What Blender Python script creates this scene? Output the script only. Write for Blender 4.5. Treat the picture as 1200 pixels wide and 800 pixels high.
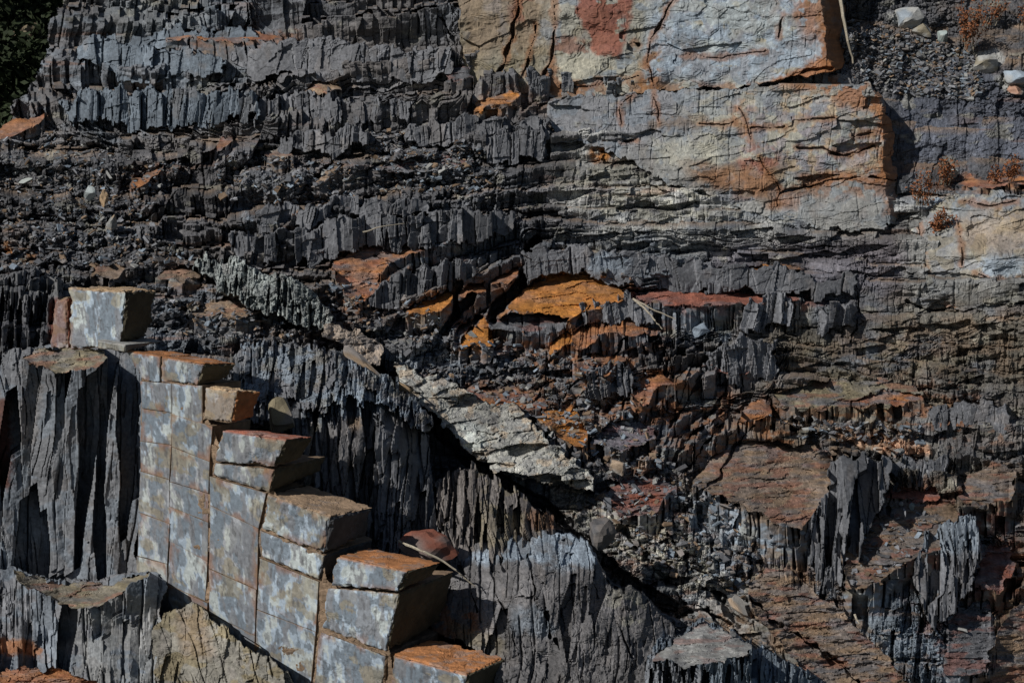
import bpy, math, random
import numpy as np
from mathutils import Vector
R = math.radians
random.seed(7)
C = bpy.context.scene.collection
for o in list(bpy.data.objects): bpy.data.objects.remove(o)

# ------------------------------------------------------------------ camera
CAMZ = 9.0; TH = R(14.0); FP = 2000.0            # focal length in photograph pixels (1200 wide)
cd = bpy.data.cameras.new('camera'); cam = bpy.data.objects.new('camera', cd); C.objects.link(cam)
cd.sensor_width = 36; cd.lens = 60.0; cd.clip_start = 0.1; cd.clip_end = 1000
cam.location = (0, 0, CAMZ); cam.rotation_euler = (R(90) - TH, 0, 0)
bpy.context.scene.camera = cam
# ------------------------------------------------------------------ light
SUN_EL, SUN_AZ = R(40), R(-57)                   # azimuth measured from -Y (towards the viewer) to the left
toS = Vector((math.sin(SUN_AZ)*math.cos(SUN_EL), -math.cos(SUN_AZ)*math.cos(SUN_EL), math.sin(SUN_EL)))
sd = bpy.data.lights.new('sun', 'SUN'); sun = bpy.data.objects.new('sun', sd); C.objects.link(sun)
sd.energy = 5.0; sd.angle = R(0.5); sd.color = (1, 0.95, 0.88)
sd.color = (1, .97, .93); sun.rotation_euler = toS.to_track_quat('Z', 'Y').to_euler()
w = bpy.data.worlds.new('World'); bpy.context.scene.world = w; w.use_nodes = True
nt = w.node_tree; bg = nt.nodes['Background']; sky = nt.nodes.new('ShaderNodeTexSky')
sky.sky_type = 'NISHITA'; sky.sun_disc = False; sky.sun_elevation = SUN_EL
sky.sun_rotation = math.atan2(toS.x, toS.y)
nt.links.new(sky.outputs[0], bg.inputs[0]); bg.inputs[1].default_value = 0.05
vs = bpy.context.scene.view_settings
vs.view_transform = 'Standard'; vs.look = 'None'; vs.gamma = 1; vs.exposure = -0.32
vs.use_curve_mapping = False

# ------------------------------------------------------------------ noise
rng = np.random.RandomState(3)
TAB = rng.rand(65536).astype(np.float32)
def H(i, j, s=0):
    i = np.asarray(i).astype(np.int32); j = np.asarray(j).astype(np.int32)
    return TAB[(i*7919 + j*10473 + (i ^ (j*31))*977 + s*3571) & 65535]
# a tileable lattice noise, summed into fractal textures of one to four octaves (16 texels per base cell)
def lattice_octave(cells, n=1024):
    L = rng.rand(cells, cells).astype(np.float32)*2-1
    u = np.arange(n)*cells/n; i = u.astype(int); f = u-i; f = (f*f*(3-2*f)).astype(np.float32); j = (i+1) % cells
    a = L[i][:, i]*(1-f)+L[i][:, j]*f; b = L[j][:, i]*(1-f)+L[j][:, j]*f
    return a*(1-f[:, None])+b*f[:, None]
_oc = [lattice_octave(c) for c in (64, 128, 256, 512)]
FB_T = {}
for _n in (1, 2, 3, 4):
    FB_T[_n] = (sum(_oc[k]*.5**k for k in range(_n))/sum(.5**k for k in range(_n))).ravel()
def fbm(x, y, n=3, s=0):
    u = (np.asarray(x, np.float32)*16+(s*389.7) % 1024); v = (np.asarray(y, np.float32)*16+(s*611.3) % 1024)
    ui = np.floor(u); vi = np.floor(v); f = u-ui; g = v-vi
    ui = ui.astype(np.int32) & 1023; vi = vi.astype(np.int32) & 1023; u1 = (ui+1) & 1023; v1 = ((vi+1) & 1023) << 10; vi = vi << 10
    T = FB_T[n]
    return (T[vi+ui]*(1-f)+T[vi+u1]*f)*(1-g)+(T[v1+ui]*(1-f)+T[v1+u1]*f)*g
def vn(x, y, s=0): return fbm(x, y, 1, s)
def vn3(x, y, z, s=0):
    zi = np.floor(z).astype(int); f = z-zi; f = f*f*(3-2*f)
    return vn(x+zi*17.31, y+zi*5.77, s)*(1-f)+vn(x+(zi+1)*17.31, y+(zi+1)*5.77, s)*f
def ss(a, b, x):
    t = np.clip((x-a)/(b-a), 0, 1); return t*t*(3-2*t)

# ------------------------------------------------------------------ rays: every traced point gets a real distance
def world(px, py, t):
    a = (px-600)/FP; b = (400-py)/FP
    return a*t, t*(math.cos(TH)+b*math.sin(TH)), CAMZ+t*(-math.sin(TH)+b*math.cos(TH))
def wv(px, py, t): return Vector([float(q) for q in world(px, py, t)])
def on_plane(px, py, p0, n):
    d = Vector(world(px, py, 1.0))-Vector((0, 0, CAMZ)); o = Vector((0, 0, CAMZ))
    return o+d*((p0-o).dot(n)/d.dot(n))

def tps(pts, X, Y):
    p = np.array(pts, float); x = p[:, 0]/300; y = p[:, 1]/300; n = len(p)
    def U(r2): return np.where(r2 > 1e-12, r2*np.log(r2+1e-12), 0)
    K = U((x[:, None]-x[None])**2+(y[:, None]-y[None])**2)+np.eye(n)*0.02
    P = np.c_[np.ones(n), x, y]
    A = np.zeros((n+3, n+3)); A[:n, :n] = K; A[:n, n:] = P; A[n:, :n] = P.T
    wgt = np.linalg.solve(A, np.r_[p[:, 2], 0, 0, 0])
    # evaluate on a coarse lattice, then bilinear
    x0, x1, y0, y1 = X.min()-1, X.max()+1, Y.min()-1, Y.max()+1
    nx = max(3, int((x1-x0)/8)); ny = max(3, int((y1-y0)/8))
    gx = np.linspace(x0, x1, nx); gy = np.linspace(y0, y1, ny); GX, GY = np.meshgrid(gx/300, gy/300)
    v = wgt[n]+wgt[n+1]*GX+wgt[n+2]*GY
    for i in range(n): v = v+wgt[i]*U((GX-x[i])**2+(GY-y[i])**2)
    gr = -np.gradient(v, gy, axis=0)
    xs_, ys_ = X[0].astype(float), Y[:, 0].astype(float)
    def cm(g, q):
        u = np.clip((q-g[0])/(g[1]-g[0]), 0, len(g)-1.001); i = u.astype(int); f = u-i; M = np.zeros((len(q), len(g)))
        r = np.arange(len(q)); ws = (-.5*f+f*f-.5*f**3, 1-2.5*f*f+1.5*f**3, .5*f+2*f*f-1.5*f**3, -.5*f*f+.5*f**3)
        for k, w_ in enumerate(ws): np.add.at(M, (r, np.clip(i+k-1, 0, len(g)-1)), w_)
        return M
    A_, B_ = cm(gy, ys_), cm(gx, xs_)
    return (A_@v@B_.T).astype(np.float32), (A_@gr@B_.T).astype(np.float32)
def bil(v, gx, gy, X, Y):
    u = np.clip((X-gx[0])/(gx[1]-gx[0]), 0, len(gx)-1.001); w_ = np.clip((Y-gy[0])/(gy[1]-gy[0]), 0, len(gy)-1.001)
    i = u.astype(int); j = w_.astype(int); f = u-i; g = w_-j
    return (v[j, i]*(1-f)+v[j, i+1]*f)*(1-g)+(v[j+1, i]*(1-f)+v[j+1, i+1]*f)*g

OX, OY, RW, RH = 240, 200, 1680, 1240            # raster used for traced outlines
def raster(poly, win=None):
    p = np.array(poly, float)+[OX, OY]
    X0, Y0, W, Hh = win if win else (0, 0, RW, RH)
    m = np.zeros((Hh, W), np.float32)
    ys_ = np.arange(Y0, Y0+Hh)+.5; xs_ = np.arange(X0, X0+W)+.5; ins = np.zeros((Hh, W), bool)
    n = len(p)
    for i in range(n):
        xa, ya = p[i]; xb, yb = p[(i+1) % n]
        if ya == yb: continue
        c = np.where((ya > ys_) != (yb > ys_))[0]; xc = (xb-xa)*(ys_[c]-ya)/(yb-ya)+xa
        ins[c] ^= (xs_[None] < xc[:, None])
    m[:] = ins
    return m
def blur(m, r):
    r = int(r)
    if r < 1: return m
    for ax in (0, 1):
        c = np.cumsum(np.pad(m, [(r+1, r) if a == ax else (0, 0) for a in (0, 1)], mode='edge'), axis=ax)
        m = (np.take(c, range(2*r+1, c.shape[ax]), axis=ax)-np.take(c, range(0, c.shape[ax]-2*r-1), axis=ax))/(2*r+1)
    return m
def look(m, X, Y, o=(0, 0)):
    u = np.clip(X+(OX-.5-o[0]), 0, m.shape[1]-1.01); v = np.clip(Y+(OY-.5-o[1]), 0, m.shape[0]-1.01)
    i = u.astype(np.int32); j = v.astype(np.int32); f = u-i; g = v-j
    return (m[j, i]*(1-f)+m[j, i+1]*f)*(1-g)+(m[j+1, i]*(1-f)+m[j+1, i+1]*f)*g
def window(X, Y, x0, x1, y0, y1):
    i0, i1 = np.searchsorted(X[0], [x0, x1]); j0, j1 = np.searchsorted(Y[:, 0], [y0, y1])
    return slice(j0, max(j1, j0+1)), slice(i0, max(i1, i0+1))
def mask(poly, X, Y, soft=4, rough=4, s=0, sc=14):
    out = np.zeros(X.shape, np.float32); P_ = np.array(poly); pad = rough+soft*2+3
    x0, x1, y0, y1 = P_[:, 0].min()-pad, P_[:, 0].max()+pad, P_[:, 1].min()-pad, P_[:, 1].max()+pad
    w = window(X, Y, x0, x1, y0, y1); x, y = X[w], Y[w]
    if x.size == 0: return out
    X0 = max(0, int(x0+OX)-pad); Y0 = max(0, int(y0+OY)-pad); X1 = min(RW, int(x1+OX)+pad); Y1 = min(RH, int(y1+OY)+pad)
    r = blur(raster(poly, (X0, Y0, X1-X0, Y1-Y0)), soft)
    wx = fbm(x/sc, y/sc, 3, 11+s)*rough; wy = fbm(x/sc, y/sc, 3, 23+s)*rough
    out[w] = look(r, x+wx, y+wy, (X0, Y0))
    return out

# ------------------------------------------------------------------ rock relief
def vor1(c, k, wd, seed):
    u = c/wd; i = np.floor(u)
    best = np.full(c.shape, 9.); sec = best.copy(); bid = i.copy(); off = np.zeros_like(c)
    for d in (-1, 0, 1):
        q = i+d; ctr = q+.5+.8*(H(q, k, seed)-.5); r = np.abs(u-ctr)
        nb = r < best
        sec = np.where(nb, best, np.minimum(sec, r)); off = np.where(nb, u-ctr, off)
        bid = np.where(nb, q, bid); best = np.where(nb, r, best)
    return bid, off*wd, (sec-best)*.5*wd
def vor2(x, y, seed, met=0):
    xi = np.floor(x); yi = np.floor(y)
    best = np.full(x.shape, 9., np.float32); sec = best.copy(); bi = xi.copy(); bj = yi.copy(); ox = np.zeros_like(best); oy = ox.copy()
    for a in (-1, 0, 1):
        for b in (-1, 0, 1):
            p = xi+a; q = yi+b; cx = p+H(p, q, seed); cy = q+H(p, q, seed+1)
            dx = x-cx; dy = y-cy; r = np.maximum(np.abs(dx+.3*dy), np.abs(dy)*1.1-.2*dx) if met == 0 else (np.abs(dx+.15*dy)+np.abs(dy)*.45 if met == 1 else np.maximum(np.abs(dy+.2*dx)+np.abs(dx)*.25, np.abs(dx)))
            nb = r < best; sec = np.where(nb, best, np.minimum(sec, r))
            ox = np.where(nb, dx, ox); oy = np.where(nb, dy, oy); bi = np.where(nb, p, bi); bj = np.where(nb, q, bj); best = np.where(nb, r, best)
    return bi, bj, ox, oy, sec-best
def plates(X, Y, sx, sy, seed, met, gap=.8, face=.35):
    u = X/sx+fbm(X/30, Y/60, 2, seed)*.1; v = Y/sy+.15*u
    bi, bj, dx, dy, e = vor2(u, v, seed, met)
    h1 = H(bi, bj, seed+3); h2 = H(bi, bj, seed+4); h3 = H(bi, bj, seed+5)
    return (h1-.5)+(h1 > gap)*1.7+dx*(h2-face)*1.5+dy*(h3-.5)*.7+(e < .045)*.2*(h2 > .4), H(bi, bj, seed+6)
def beds(lo, hi, seed):
    r = np.random.RandomState(seed); v = [-1400.]
    while v[-1] < 1400: v.append(v[-1]+lo+(hi-lo)*r.rand()**1.3)
    return np.array(v)
BL = beds(18, 52, 5); BM = beds(8, 22, 6); BS = beds(2.5, 6, 8)

def relief(X, Y, t0, G, S, seed=0):
    """S: fields or scalars. returns depth, shade (albedo factor), tread mask"""
    g = lambda k, d=0.: S.get(k, d)
    BL = S.get('BL', globals()['BL'])
    k1 = 45.
    wx = fbm(X/k1, Y/k1, 3, 31+seed)*g('wob', 2.5)+fbm(X/9, Y/9, 2, 33+seed)*.7
    wy = fbm(X/60, Y/28, 3, 37+seed)*6+fbm(X/12, Y/7, 2, 39+seed)*.8
    dip = g('dip')
    b = -(Y-dip)+wy
    # faults shift the beds
    fi, fo, fd = vor1(X+(Y*.35)+wx*2, 0*X, 75., 70+seed)
    b = b+(H(fi, 0*fi, 71+seed)-.5)*32*g('fault', 1.)
    slant = g('slant')*Y
    c = X+wx+slant
    lean = (vn(X/130, Y/90, 81+seed))*.2
    mod = .15+1.1*ss(-.3, .3, fbm(X/75, Y/60, 2, 83+seed)); cut = ss(-.2, .1, fbm(X/14, Y/34, 2, 84+seed))
    c = c+lean*Y*.0
    kL = np.searchsorted(BL, b)-1
    wC = g('wc', 20.)*(.55+.9*H(kL, 0*kL, 3+seed)); wF = g('wf', 7.)*(.7+.6*H(kL, 0*kL, 4+seed))
    cw = c+lean*np.clip(b-BL[kL], 0, 60)
    idC, oC, dC = vor1(cw, kL, wC, 13+seed)
    idF, oF, dF = vor1(cw+fbm(X/6, Y/25, 2, 35+seed)*2, kL+7, wF, 17+seed)
    jit = (H(idC, kL, 41+seed)-.5)*g('jagC', 9.)+(H(idF, kL, 42+seed)-.5)*g('jagF', 6.)
    b2 = b+jit
    k2 = np.searchsorted(BL, b2)-1; T = BL[k2+1]-BL[k2]; f = (b2-BL[k2])/T
    rf = np.clip(g('rf', .8)+(H(k2, 0*k2, 45+seed)-.5)*.2, .2, .97)
    tr = ss(0, 1, (f-rf)/(1-rf)*1.0); rampL = np.where(f > rf, (f-rf)/(1-rf), 0)
    aL = g('aL', 1.)
    t = t0-G*T*(f-rampL)*aL
    kM = np.searchsorted(BM, b2+H(idC, k2, 46+seed)*11)-1; bm = b2+H(idC, k2, 46+seed)*11
    TM = BM[kM+1]-BM[kM]; fM = (bm-BM[kM])/TM; rampM = np.where(fM > .7, (fM-.7)/.3, 0)
    mz = ss(-.15, .25, fbm(X/80, Y/40, 2, 47+seed)); t = t-np.maximum(G, .01)*TM*(fM-rampM)*g('aM', .5)*mz
    riser = (1-tr)
    # cleavage columns
    hC = np.where(H(idC, k2, 50+seed) > .45, H(idC, k2, 51+seed), H(idC//3, k2, 51+seed)); hF = H(idF, k2, 52+seed)
    deep = (hC > g('gap', .86))*1.
    t = t+riser*g('cC', .06)*(hC-.5+deep*1.4)*mod
    t = t+riser*g('cC', .06)*oC/np.maximum(wC, 4)*(H(idC, k2, 53+seed)-.35)*1.3
    fz0 = ss(.0, .2, fbm(X/70, Y/35, 3, 48+seed)+g('fz', .0))
    t = t+riser*g('cF', .04)*fz0*(hF-.5+(hF > .84)*.9)
    t = t+riser*g('cF', .04)*fz0*oF/np.maximum(wF, 3)*(H(idF, k2, 54+seed)-.4)*1.2
    fz = ss(.0, .2, fbm(X/70, Y/35, 3, 48+seed)+g('fz', .0))
    crk = np.exp(-(dC/1.1)**2)*(H(idC, k2, 55+seed) > .45)*g('crk', .07)+np.exp(-(dF/.8)**2)*(hF > .5)*g('crk', .07)*.5*fz
    t = t+riser*crk*cut
    # bedding partings
    t = t+np.exp(-(f*T/1.3)**2)*g('part', .06)*(H(idC, k2, 56+seed) > .3)
    t = t+np.exp(-(fM*TM/.9)**2)*g('part', .06)*.5*mz*(H(kM, idC, 57+seed) > .5)
    # thin lamination
    la = g('lam')
    if np.any(np.asarray(la) > 0):
        bs = b+fbm(X/30, Y/10, 2, 61+seed)*3; kS = np.searchsorted(BS, bs)-1
        pl, po, pd_ = vor1(X+40*H(kS, 0*kS, 62), kS, 26., 63+seed)
        t = t+la*(H(kS, pl, 64+seed)-.5)
        lsh = H(kS, pl, 65+seed)
    else: lsh = .5
    # flakes: spalled sheets with step edges
    fl = g('flake')
    if np.any(np.asarray(fl) > 0):
        q = fbm(X/34, Y/22, 4, 66+seed)*6; t = t+fl*(np.floor(q)+ss(.0, .25, q-np.floor(q)))
        q2 = fbm(X/13, Y/9, 3, 68+seed)*4; t = t+fl*.35*(np.floor(q2)+ss(0, .3, q2-np.floor(q2)))
    # rubble
    ra = g('rub')
    rsh = .5
    if np.any(np.asarray(ra) > 0):
        xr = X+fbm(X/20, Y/20, 2, 72)*5
        bi, bj, ox, oy, e = vor2(xr/8.5+Y*.03, (Y-X*.15)/5.2, 75+seed)
        h1 = H(bi, bj, 77+seed); h2 = H(bi, bj, 78+seed); h3 = H(bi, bj, 79+seed)
        t = t+ra*((h1-.5)*1.0+ox*(h2-.5)*1.6+oy*(h3-.2)*1.3+np.exp(-(e/.12)**2)*.5)
        bi, bj, ox, oy, e = vor2(xr/17+Y*.02, (Y+X*.2)/11, 85+seed)
        h1b = H(bi, bj, 87+seed)
        t = t+ra*1.3*((h1b-.5)+ox*(H(bi, bj, 88)-.5)*1.6+oy*(H(bi, bj, 89)-.2))
        rsh = h1*.6+h1b*.4
    lu = g('lump')
    if np.any(np.asarray(lu) > 0):
        bi, bj, ox, oy, e = vor2((X+wx*1.5)/11, (Y+wy)/17, 95+seed)
        t = t+lu*((ox*ox+oy*oy*.6)*1.1+(H(bi, bj, 97)-.5)*.8+oy*(H(bi, bj, 98)-.5)*.9)
    psh = 1.
    for key, (ax_, ay_), met in (('pv', g('pvs', (11., 34.)), 1), ('ph', g('phs', (36., 11.)), 2)):
        am = g(key)
        if np.any(np.asarray(am) > 0):
            gp = g(key+'g', .8); fc = .3 if key == 'pv' else .5
            p1, q1 = plates(X, Y, ax_, ay_, 601+seed+met*40, met, gp, fc); p2, q2 = plates(X, Y, ax_*.42, ay_*.45, 631+seed+met*40, met, gp, fc)
            t = t+am*(p1+g('p2', .38)*p2*ss(-.3, .2, fbm(X/50, Y/40, 2, 660+seed))); k_ = np.clip(np.asarray(am)*30, 0, 1)
            psh = psh*(1+((q1-.5)*.35+(q2-.5)*.6*g('p2', .38))*k_)
    t = t+fbm(X/5, Y/5, 3, 91+seed)*g('fine', .012)+fbm(X/70, Y/50, 3, 93+seed)*g('big', .06)
    sh = 1+(hC-.5)*.34*riser+(hF-.5)*.28*riser*fz0+(H(k2, 0*k2, 99)-.5)*.3
    sh = sh*(1+(np.asarray(lsh)-.5)*.5*np.clip(np.asarray(la)*40, 0, 1))*(1+(np.asarray(rsh)-.5)*.7*np.clip(np.asarray(ra)*14, 0, 1))
    sh = sh*psh*(1+fbm(X/22, Y/22, 3, 101+seed)*.3)
    return t, sh, tr

# ------------------------------------------------------------------ meshes and materials
def tag(o, label=None, cat=None, group=None, kind=None):
    if label: o['label'] = label
    if cat: o['category'] = cat
    if group: o['group'] = group
    if kind: o['kind'] = kind
    return o
def mk(name, V, F, col=None, mat=None, parent=None, link=True):
    me = bpy.data.meshes.new(name); V = np.asarray(V, np.float32); F = np.asarray(F, np.int32)
    k = F.shape[1]
    me.vertices.add(len(V)); me.vertices.foreach_set('co', V.ravel())
    me.loops.add(F.size); me.loops.foreach_set('vertex_index', F.ravel())
    me.polygons.add(len(F)); me.polygons.foreach_set('loop_start', np.arange(0, F.size, k, dtype=np.int32))
    me.polygons.foreach_set('loop_total', np.full(len(F), k, np.int32))
    me.update(calc_edges=True)
    me.polygons.foreach_set('use_smooth', np.zeros(len(F), bool))
    if col is not None:
        a = me.color_attributes.new('Col', 'FLOAT_COLOR', 'POINT')
        c4 = np.ones((len(V), 4), np.float32); c4[:, :3] = np.clip(col, 0.004, .9); a.data.foreach_set('color', c4.ravel())
    if mat: me.materials.append(mat)
    o = bpy.data.objects.new(name, me)
    if link: C.objects.link(o)
    if parent: o.parent = parent
    return o
def node_mat(name, base=None, rough=.75, spec=.25, nscale=28., namp=.35, bump=.25, bd=.01):
    m = bpy.data.materials.new(name); m.use_nodes = True; n = m.node_tree; N = n.nodes; L = n.links
    bs = N['Principled BSDF']; bs.inputs['Specular IOR Level'].default_value = spec
    tc = N.new('ShaderNodeTexCoord')
    no = N.new('ShaderNodeTexNoise'); no.inputs['Scale'].default_value = nscale; no.inputs['Detail'].default_value = 6; no.inputs['Roughness'].default_value = .65
    L.new(tc.outputs['Object'], no.inputs['Vector'])
    mr = N.new('ShaderNodeMapRange'); mr.inputs['From Min'].default_value = .3; mr.inputs['From Max'].default_value = .7
    mr.inputs['To Min'].default_value = 1-namp; mr.inputs['To Max'].default_value = 1+namp
    L.new(no.outputs['Fac'], mr.inputs['Value'])
    mx = N.new('ShaderNodeVectorMath'); mx.operation = 'SCALE'
    if base is None:
        at = N.new('ShaderNodeAttribute'); at.attribute_name = 'Col'; L.new(at.outputs['Color'], mx.inputs[0])
    else: mx.inputs[0].default_value = base
    L.new(mr.outputs[0], mx.inputs['Scale']); L.new(mx.outputs[0], bs.inputs['Base Color'])
    r2 = N.new('ShaderNodeMapRange'); r2.inputs['To Min'].default_value = rough-.14; r2.inputs['To Max'].default_value = rough+.16
    L.new(no.outputs['Fac'], r2.inputs['Value']); L.new(r2.outputs[0], bs.inputs['Roughness'])
    n2 = N.new('ShaderNodeTexNoise'); n2.inputs['Scale'].default_value = nscale*1.6; n2.inputs['Detail'].default_value = 5; n2.inputs['Roughness'].default_value = .6
    L.new(tc.outputs['Object'], n2.inputs['Vector'])
    bu = N.new('ShaderNodeBump'); bu.inputs['Strength'].default_value = bump; bu.inputs['Distance'].default_value = bd
    L.new(n2.outputs['Fac'], bu.inputs['Height']); L.new(bu.outputs[0], bs.inputs['Normal'])
    return m
ROCK = node_mat('slate_rock')
SMOOTHROCK = node_mat('sandstone_rock', rough=.8, nscale=22, namp=.22, bump=.25, bd=.01)
STRAW = node_mat('dry_wood', (.34, .30, .23), nscale=60)
DEADLEAF = node_mat('dead_leaf', (.20, .075, .03), nscale=40)
LEAF = node_mat('dark_leaf', (.022, .032, .012), nscale=15)
BARK = node_mat('bark', (.06, .045, .03), nscale=20)
SOIL = node_mat('soil', (.03, .032, .018), nscale=3)

# linear albedos
SL = np.array([.128, .131, .139]); SLD = np.array([.082, .083, .088]); BLU = np.array([.20, .24, .28]); GRN = np.array([.20, .235, .225])
CRE = np.array([.40, .385, .31]); PAL = np.array([.29, .29, .275]); RED = np.array([.17, .062, .04]); ORA = np.array([.40, .165, .035])
BRN = np.array([.165, .115, .075]); TAN = np.array([.30, .21, .125]); ORB = np.array([.30, .13, .052]); OLV = np.array([.165, .14, .09]); WAR = np.array([.15, .135, .125])
PUR = np.array([.135, .12, .135]); WHT = np.array([.42, .45, .42])
def tint(col, m, c, k=1.):
    m = (m*k)[..., None].astype(np.float32); return col*(1-m)+np.asarray(c, np.float32)*m

def grid_faces(ny, nx, keep):
    i = np.arange(ny*nx).reshape(ny, nx)
    q = np.stack([i[:-1, :-1], i[1:, :-1], i[1:, 1:], i[:-1, 1:]], -1)   # facing the viewer
    return q[keep]

def split_mesh(name, Vall, Call, F, mat=ROCK, parent=None):
    u, inv = np.unique(F, return_inverse=True)
    return mk(name, Vall[u], inv.reshape(F.shape), Call[u], mat, parent)

# ------------------------------------------------------------------ the hillside: one continuous relief behind everything
STEP = 0.85
xs = np.r_[np.arange(-200, -12, 3.), np.arange(-12, 1212, STEP), np.arange(1212, 1420, 3.)]
ys = np.r_[np.arange(-130, -10, 3.), np.arange(-10, 812, STEP), np.arange(812, 960, 3.)]
X, Y = np.meshgrid(xs, ys); X = X.astype(np.float32); Y = Y.astype(np.float32)
CT = [(-200,-130,27.5),(200,-130,27),(500,-130,26.5),(800,-130,26),(1100,-130,25.2),(1400,-130,25.2),
 (-200,0,25.5),(60,0,25.3),(300,0,24.8),(500,0,24.3),(620,0,24.2),(800,0,24.2),(970,0,23.5),(1080,0,23.9),(1200,0,23.8),(1400,0,24),
 (0,100,24.0),(150,100,23.5),(300,100,23.0),(500,100,22.7),(620,110,22.6),(800,100,22.9),(1000,100,22.9),(1080,100,23.1),(1200,100,23.0),(1400,100,23),
 (-200,200,22.4),(0,200,22.1),(150,200,21.8),(300,200,21.5),(500,200,21.5),(650,200,21.7),(800,200,22.0),(1000,200,22.3),(1070,200,22.4),(1200,200,22.3),(1400,200,22.3),
 (900,270,21.6),(1050,280,21.6),(1200,280,21.5),(1400,280,21.5),
 (-200,300,20.2),(0,300,19.9),(150,300,19.7),(300,300,19.8),(500,300,20.3),(650,300,20.6),(800,300,21.0),
 (-200,400,18.9),(0,400,18.5),(150,400,18.0),(300,400,18.2),(450,400,18.6),(600,400,19.1),(750,400,19.5),(900,400,20.2),(1050,400,20.6),(1200,400,20.6),(1400,400,20.6),
 (0,500,17.6),(300,500,17.4),(500,500,17.5),(650,500,17.7),(800,500,18.4),(950,500,19.0),(1100,500,19.5),(1200,500,19.6),(1400,500,19.6),
 (0,600,17.3),(300,600,17.0),(500,600,17.0),(650,600,16.8),(800,600,17.1),(900,600,17.5),(1000,600,17.9),(1100,600,18.2),(1200,600,18.6),(1400,600,18.7),
 (0,700,16.9),(300,700,16.6),(500,700,16.3),(650,700,16.1),(800,700,16.0),(900,700,16.2),(1000,700,16.5),(1100,700,16.9),(1200,700,17.4),(1400,700,17.6),
 (0,800,16.5),(300,800,16.2),(500,800,15.9),(650,800,15.7),(800,800,15.5),(900,800,15.4),(1000,800,15.5),(1100,800,15.8),(1200,800,16.2),(1400,800,16.4),
 (0,960,15.5),(500,960,15.2),(800,960,14.8),(1000,960,14.7),(1200,960,15.2),(1400,960,15.4)]
t0, gr = tps(CT, X, Y); t0 = t0.astype(np.float32); gr = gr.astype(np.float32)
G = np.clip(gr, .004, .05)*1.15
dip, _ = tps([(-200,0,0),(600,0,0),(1400,0,0),(-200,200,0),(600,180,0),(1400,180,0),(250,300,30),(450,330,14),(620,330,-50),(800,340,-34),(1000,345,-26),(1250,350,-20),
  (300,450,10),(500,450,20),(700,450,-10),(850,470,-60),(950,470,-50),(1200,450,-10),(300,600,-90),(500,600,-30),(700,600,10),(900,600,20),(1200,600,30),(300,800,-130),(600,800,-30),(900,800,60),(1200,800,60),(1400,800,60),(-200,500,0),(-200,800,-100)], X, Y)

def field(v): return np.full(X.shape, float(v), np.float32)
S = {k: field(v) for k, v in dict(aL=1., aM=.7, rf=.80, cC=.095, cF=.05, crk=.10, part=.05, lam=0., flake=0., rub=.008, lump=0., pv=.018, ph=.014, fine=.005, big=.09, jagC=9., jagF=5., gap=.80, fault=1., slant=0., wc=19., wf=6.5).items()}
S['dip'] = dip
def style(poly, soft=10, rough=14, s=0, **kw):
    m = mask(poly, X, Y, soft, rough, s, 30)
    for k, v in kw.items(): S[k] = S[k]*(1-m)+v*m
    return m
RUB = dict(rub=.035, cC=.04, cF=.03, aL=.7, aM=.6, crk=.04, pv=.03, ph=.07)
SLAB = dict(pv=.008, ph=.055, cC=.012, cF=.008, crk=.03, lam=.008, flake=.004, rub=.006, aL=.6, aM=.5, jagC=3, jagF=2, part=.04, gap=.95, big=.07, fault=.5)
# laminated pale rock and the slabby right half
style([(640,140),(1060,150),(1400,220),(1400,520),(1000,520),(900,470),(820,330),(700,290),(640,250)], 16, 20, 1, **SLAB)
style([(1040,-130),(1400,-130),(1400,225),(1110,225),(1050,210),(1000,80)], 6, 6, 2, cC=.012, cF=.008, aL=.15, aM=.1, rub=.012, crk=.02, part=.01, gap=.97, flake=.012, big=.2, jagC=2, jagF=2, pv=.02, ph=.012)
style([(985,-130),(1140,-130),(1120,10),(1150,70),(1090,60),(1040,110),(985,90)], 8, 8, 3, rub=.05)
style([(1150,95),(1400,100),(1400,150),(1140,140)], 6, 6, 4, rub=.05)
# rubble aprons
for i, pl in enumerate([[(-200,150),(60,150),(130,180),(190,160),(250,185),(170,230),(160,300),(230,310),(200,330),(-200,320)],
    [(430,150),(520,150),(600,185),(590,225),(470,240),(420,215)], [(300,330),(420,330),(500,375),(640,400),(760,430),(780,560),(660,560),(560,470),(440,410),(360,400)],
    [(900,480),(1080,500),(1080,520),(960,520),(880,500)], [(640,560),(760,520),(840,560),(900,640),(900,740),(760,680),(660,610)],
    [(120,330),(380,360),(400,420),(300,420),(170,400)], [(560,230),(640,220),(640,265),(560,270)], [(330,160),(420,190),(340,215),(260,205)]]):
    style(pl, 9, 14, 10+i, **RUB)
style([(300,140),(600,225),(640,250),(540,275),(330,240),(250,200)], 12, 16, 40, rub=.03)
# fine upright cleavage (upper left), big smooth risers (centre)
style([(-10,-130),(250,-130),(300,60),(330,150),(60,160),(0,120)], 14, 18, 21, wf=4.5, cF=.075, cC=.09, jagF=9)
style([(-10,-130),(640,-130),(640,150),(300,160),(0,130)], 14, 16, 20, pv=.004, ph=.004, aM=.25, cF=.03, part=.03, big=.12, rub=.004)
style([(240,-130),(535,-130),(535,110),(240,90)], 14, 16, 22, wc=26, cC=.13, rf=.92, aM=.1, cF=.01)
style([(615,270),(1010,290),(1010,345),(740,335),(615,340)], 8, 8, 23, wc=34, cC=.05, rub=.002, lam=0, flake=0, crk=.08)
style([(790,390),(930,400),(900,470),(780,480)], 8, 10, 24, wc=15, cC=.13, cF=.06, lam=0)
style([(690,430),(780,440),(770,500),(680,500)], 8, 10, 25, wf=6, cF=.06, rub=.01)
style([(900,620),(960,530),(1050,530),(1020,680),(960,690)], 8, 8, 26, wc=20, cC=.17, cF=.07, rf=.97, aM=.05, part=.01, rub=0, crk=.12, aL=.5)
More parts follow.
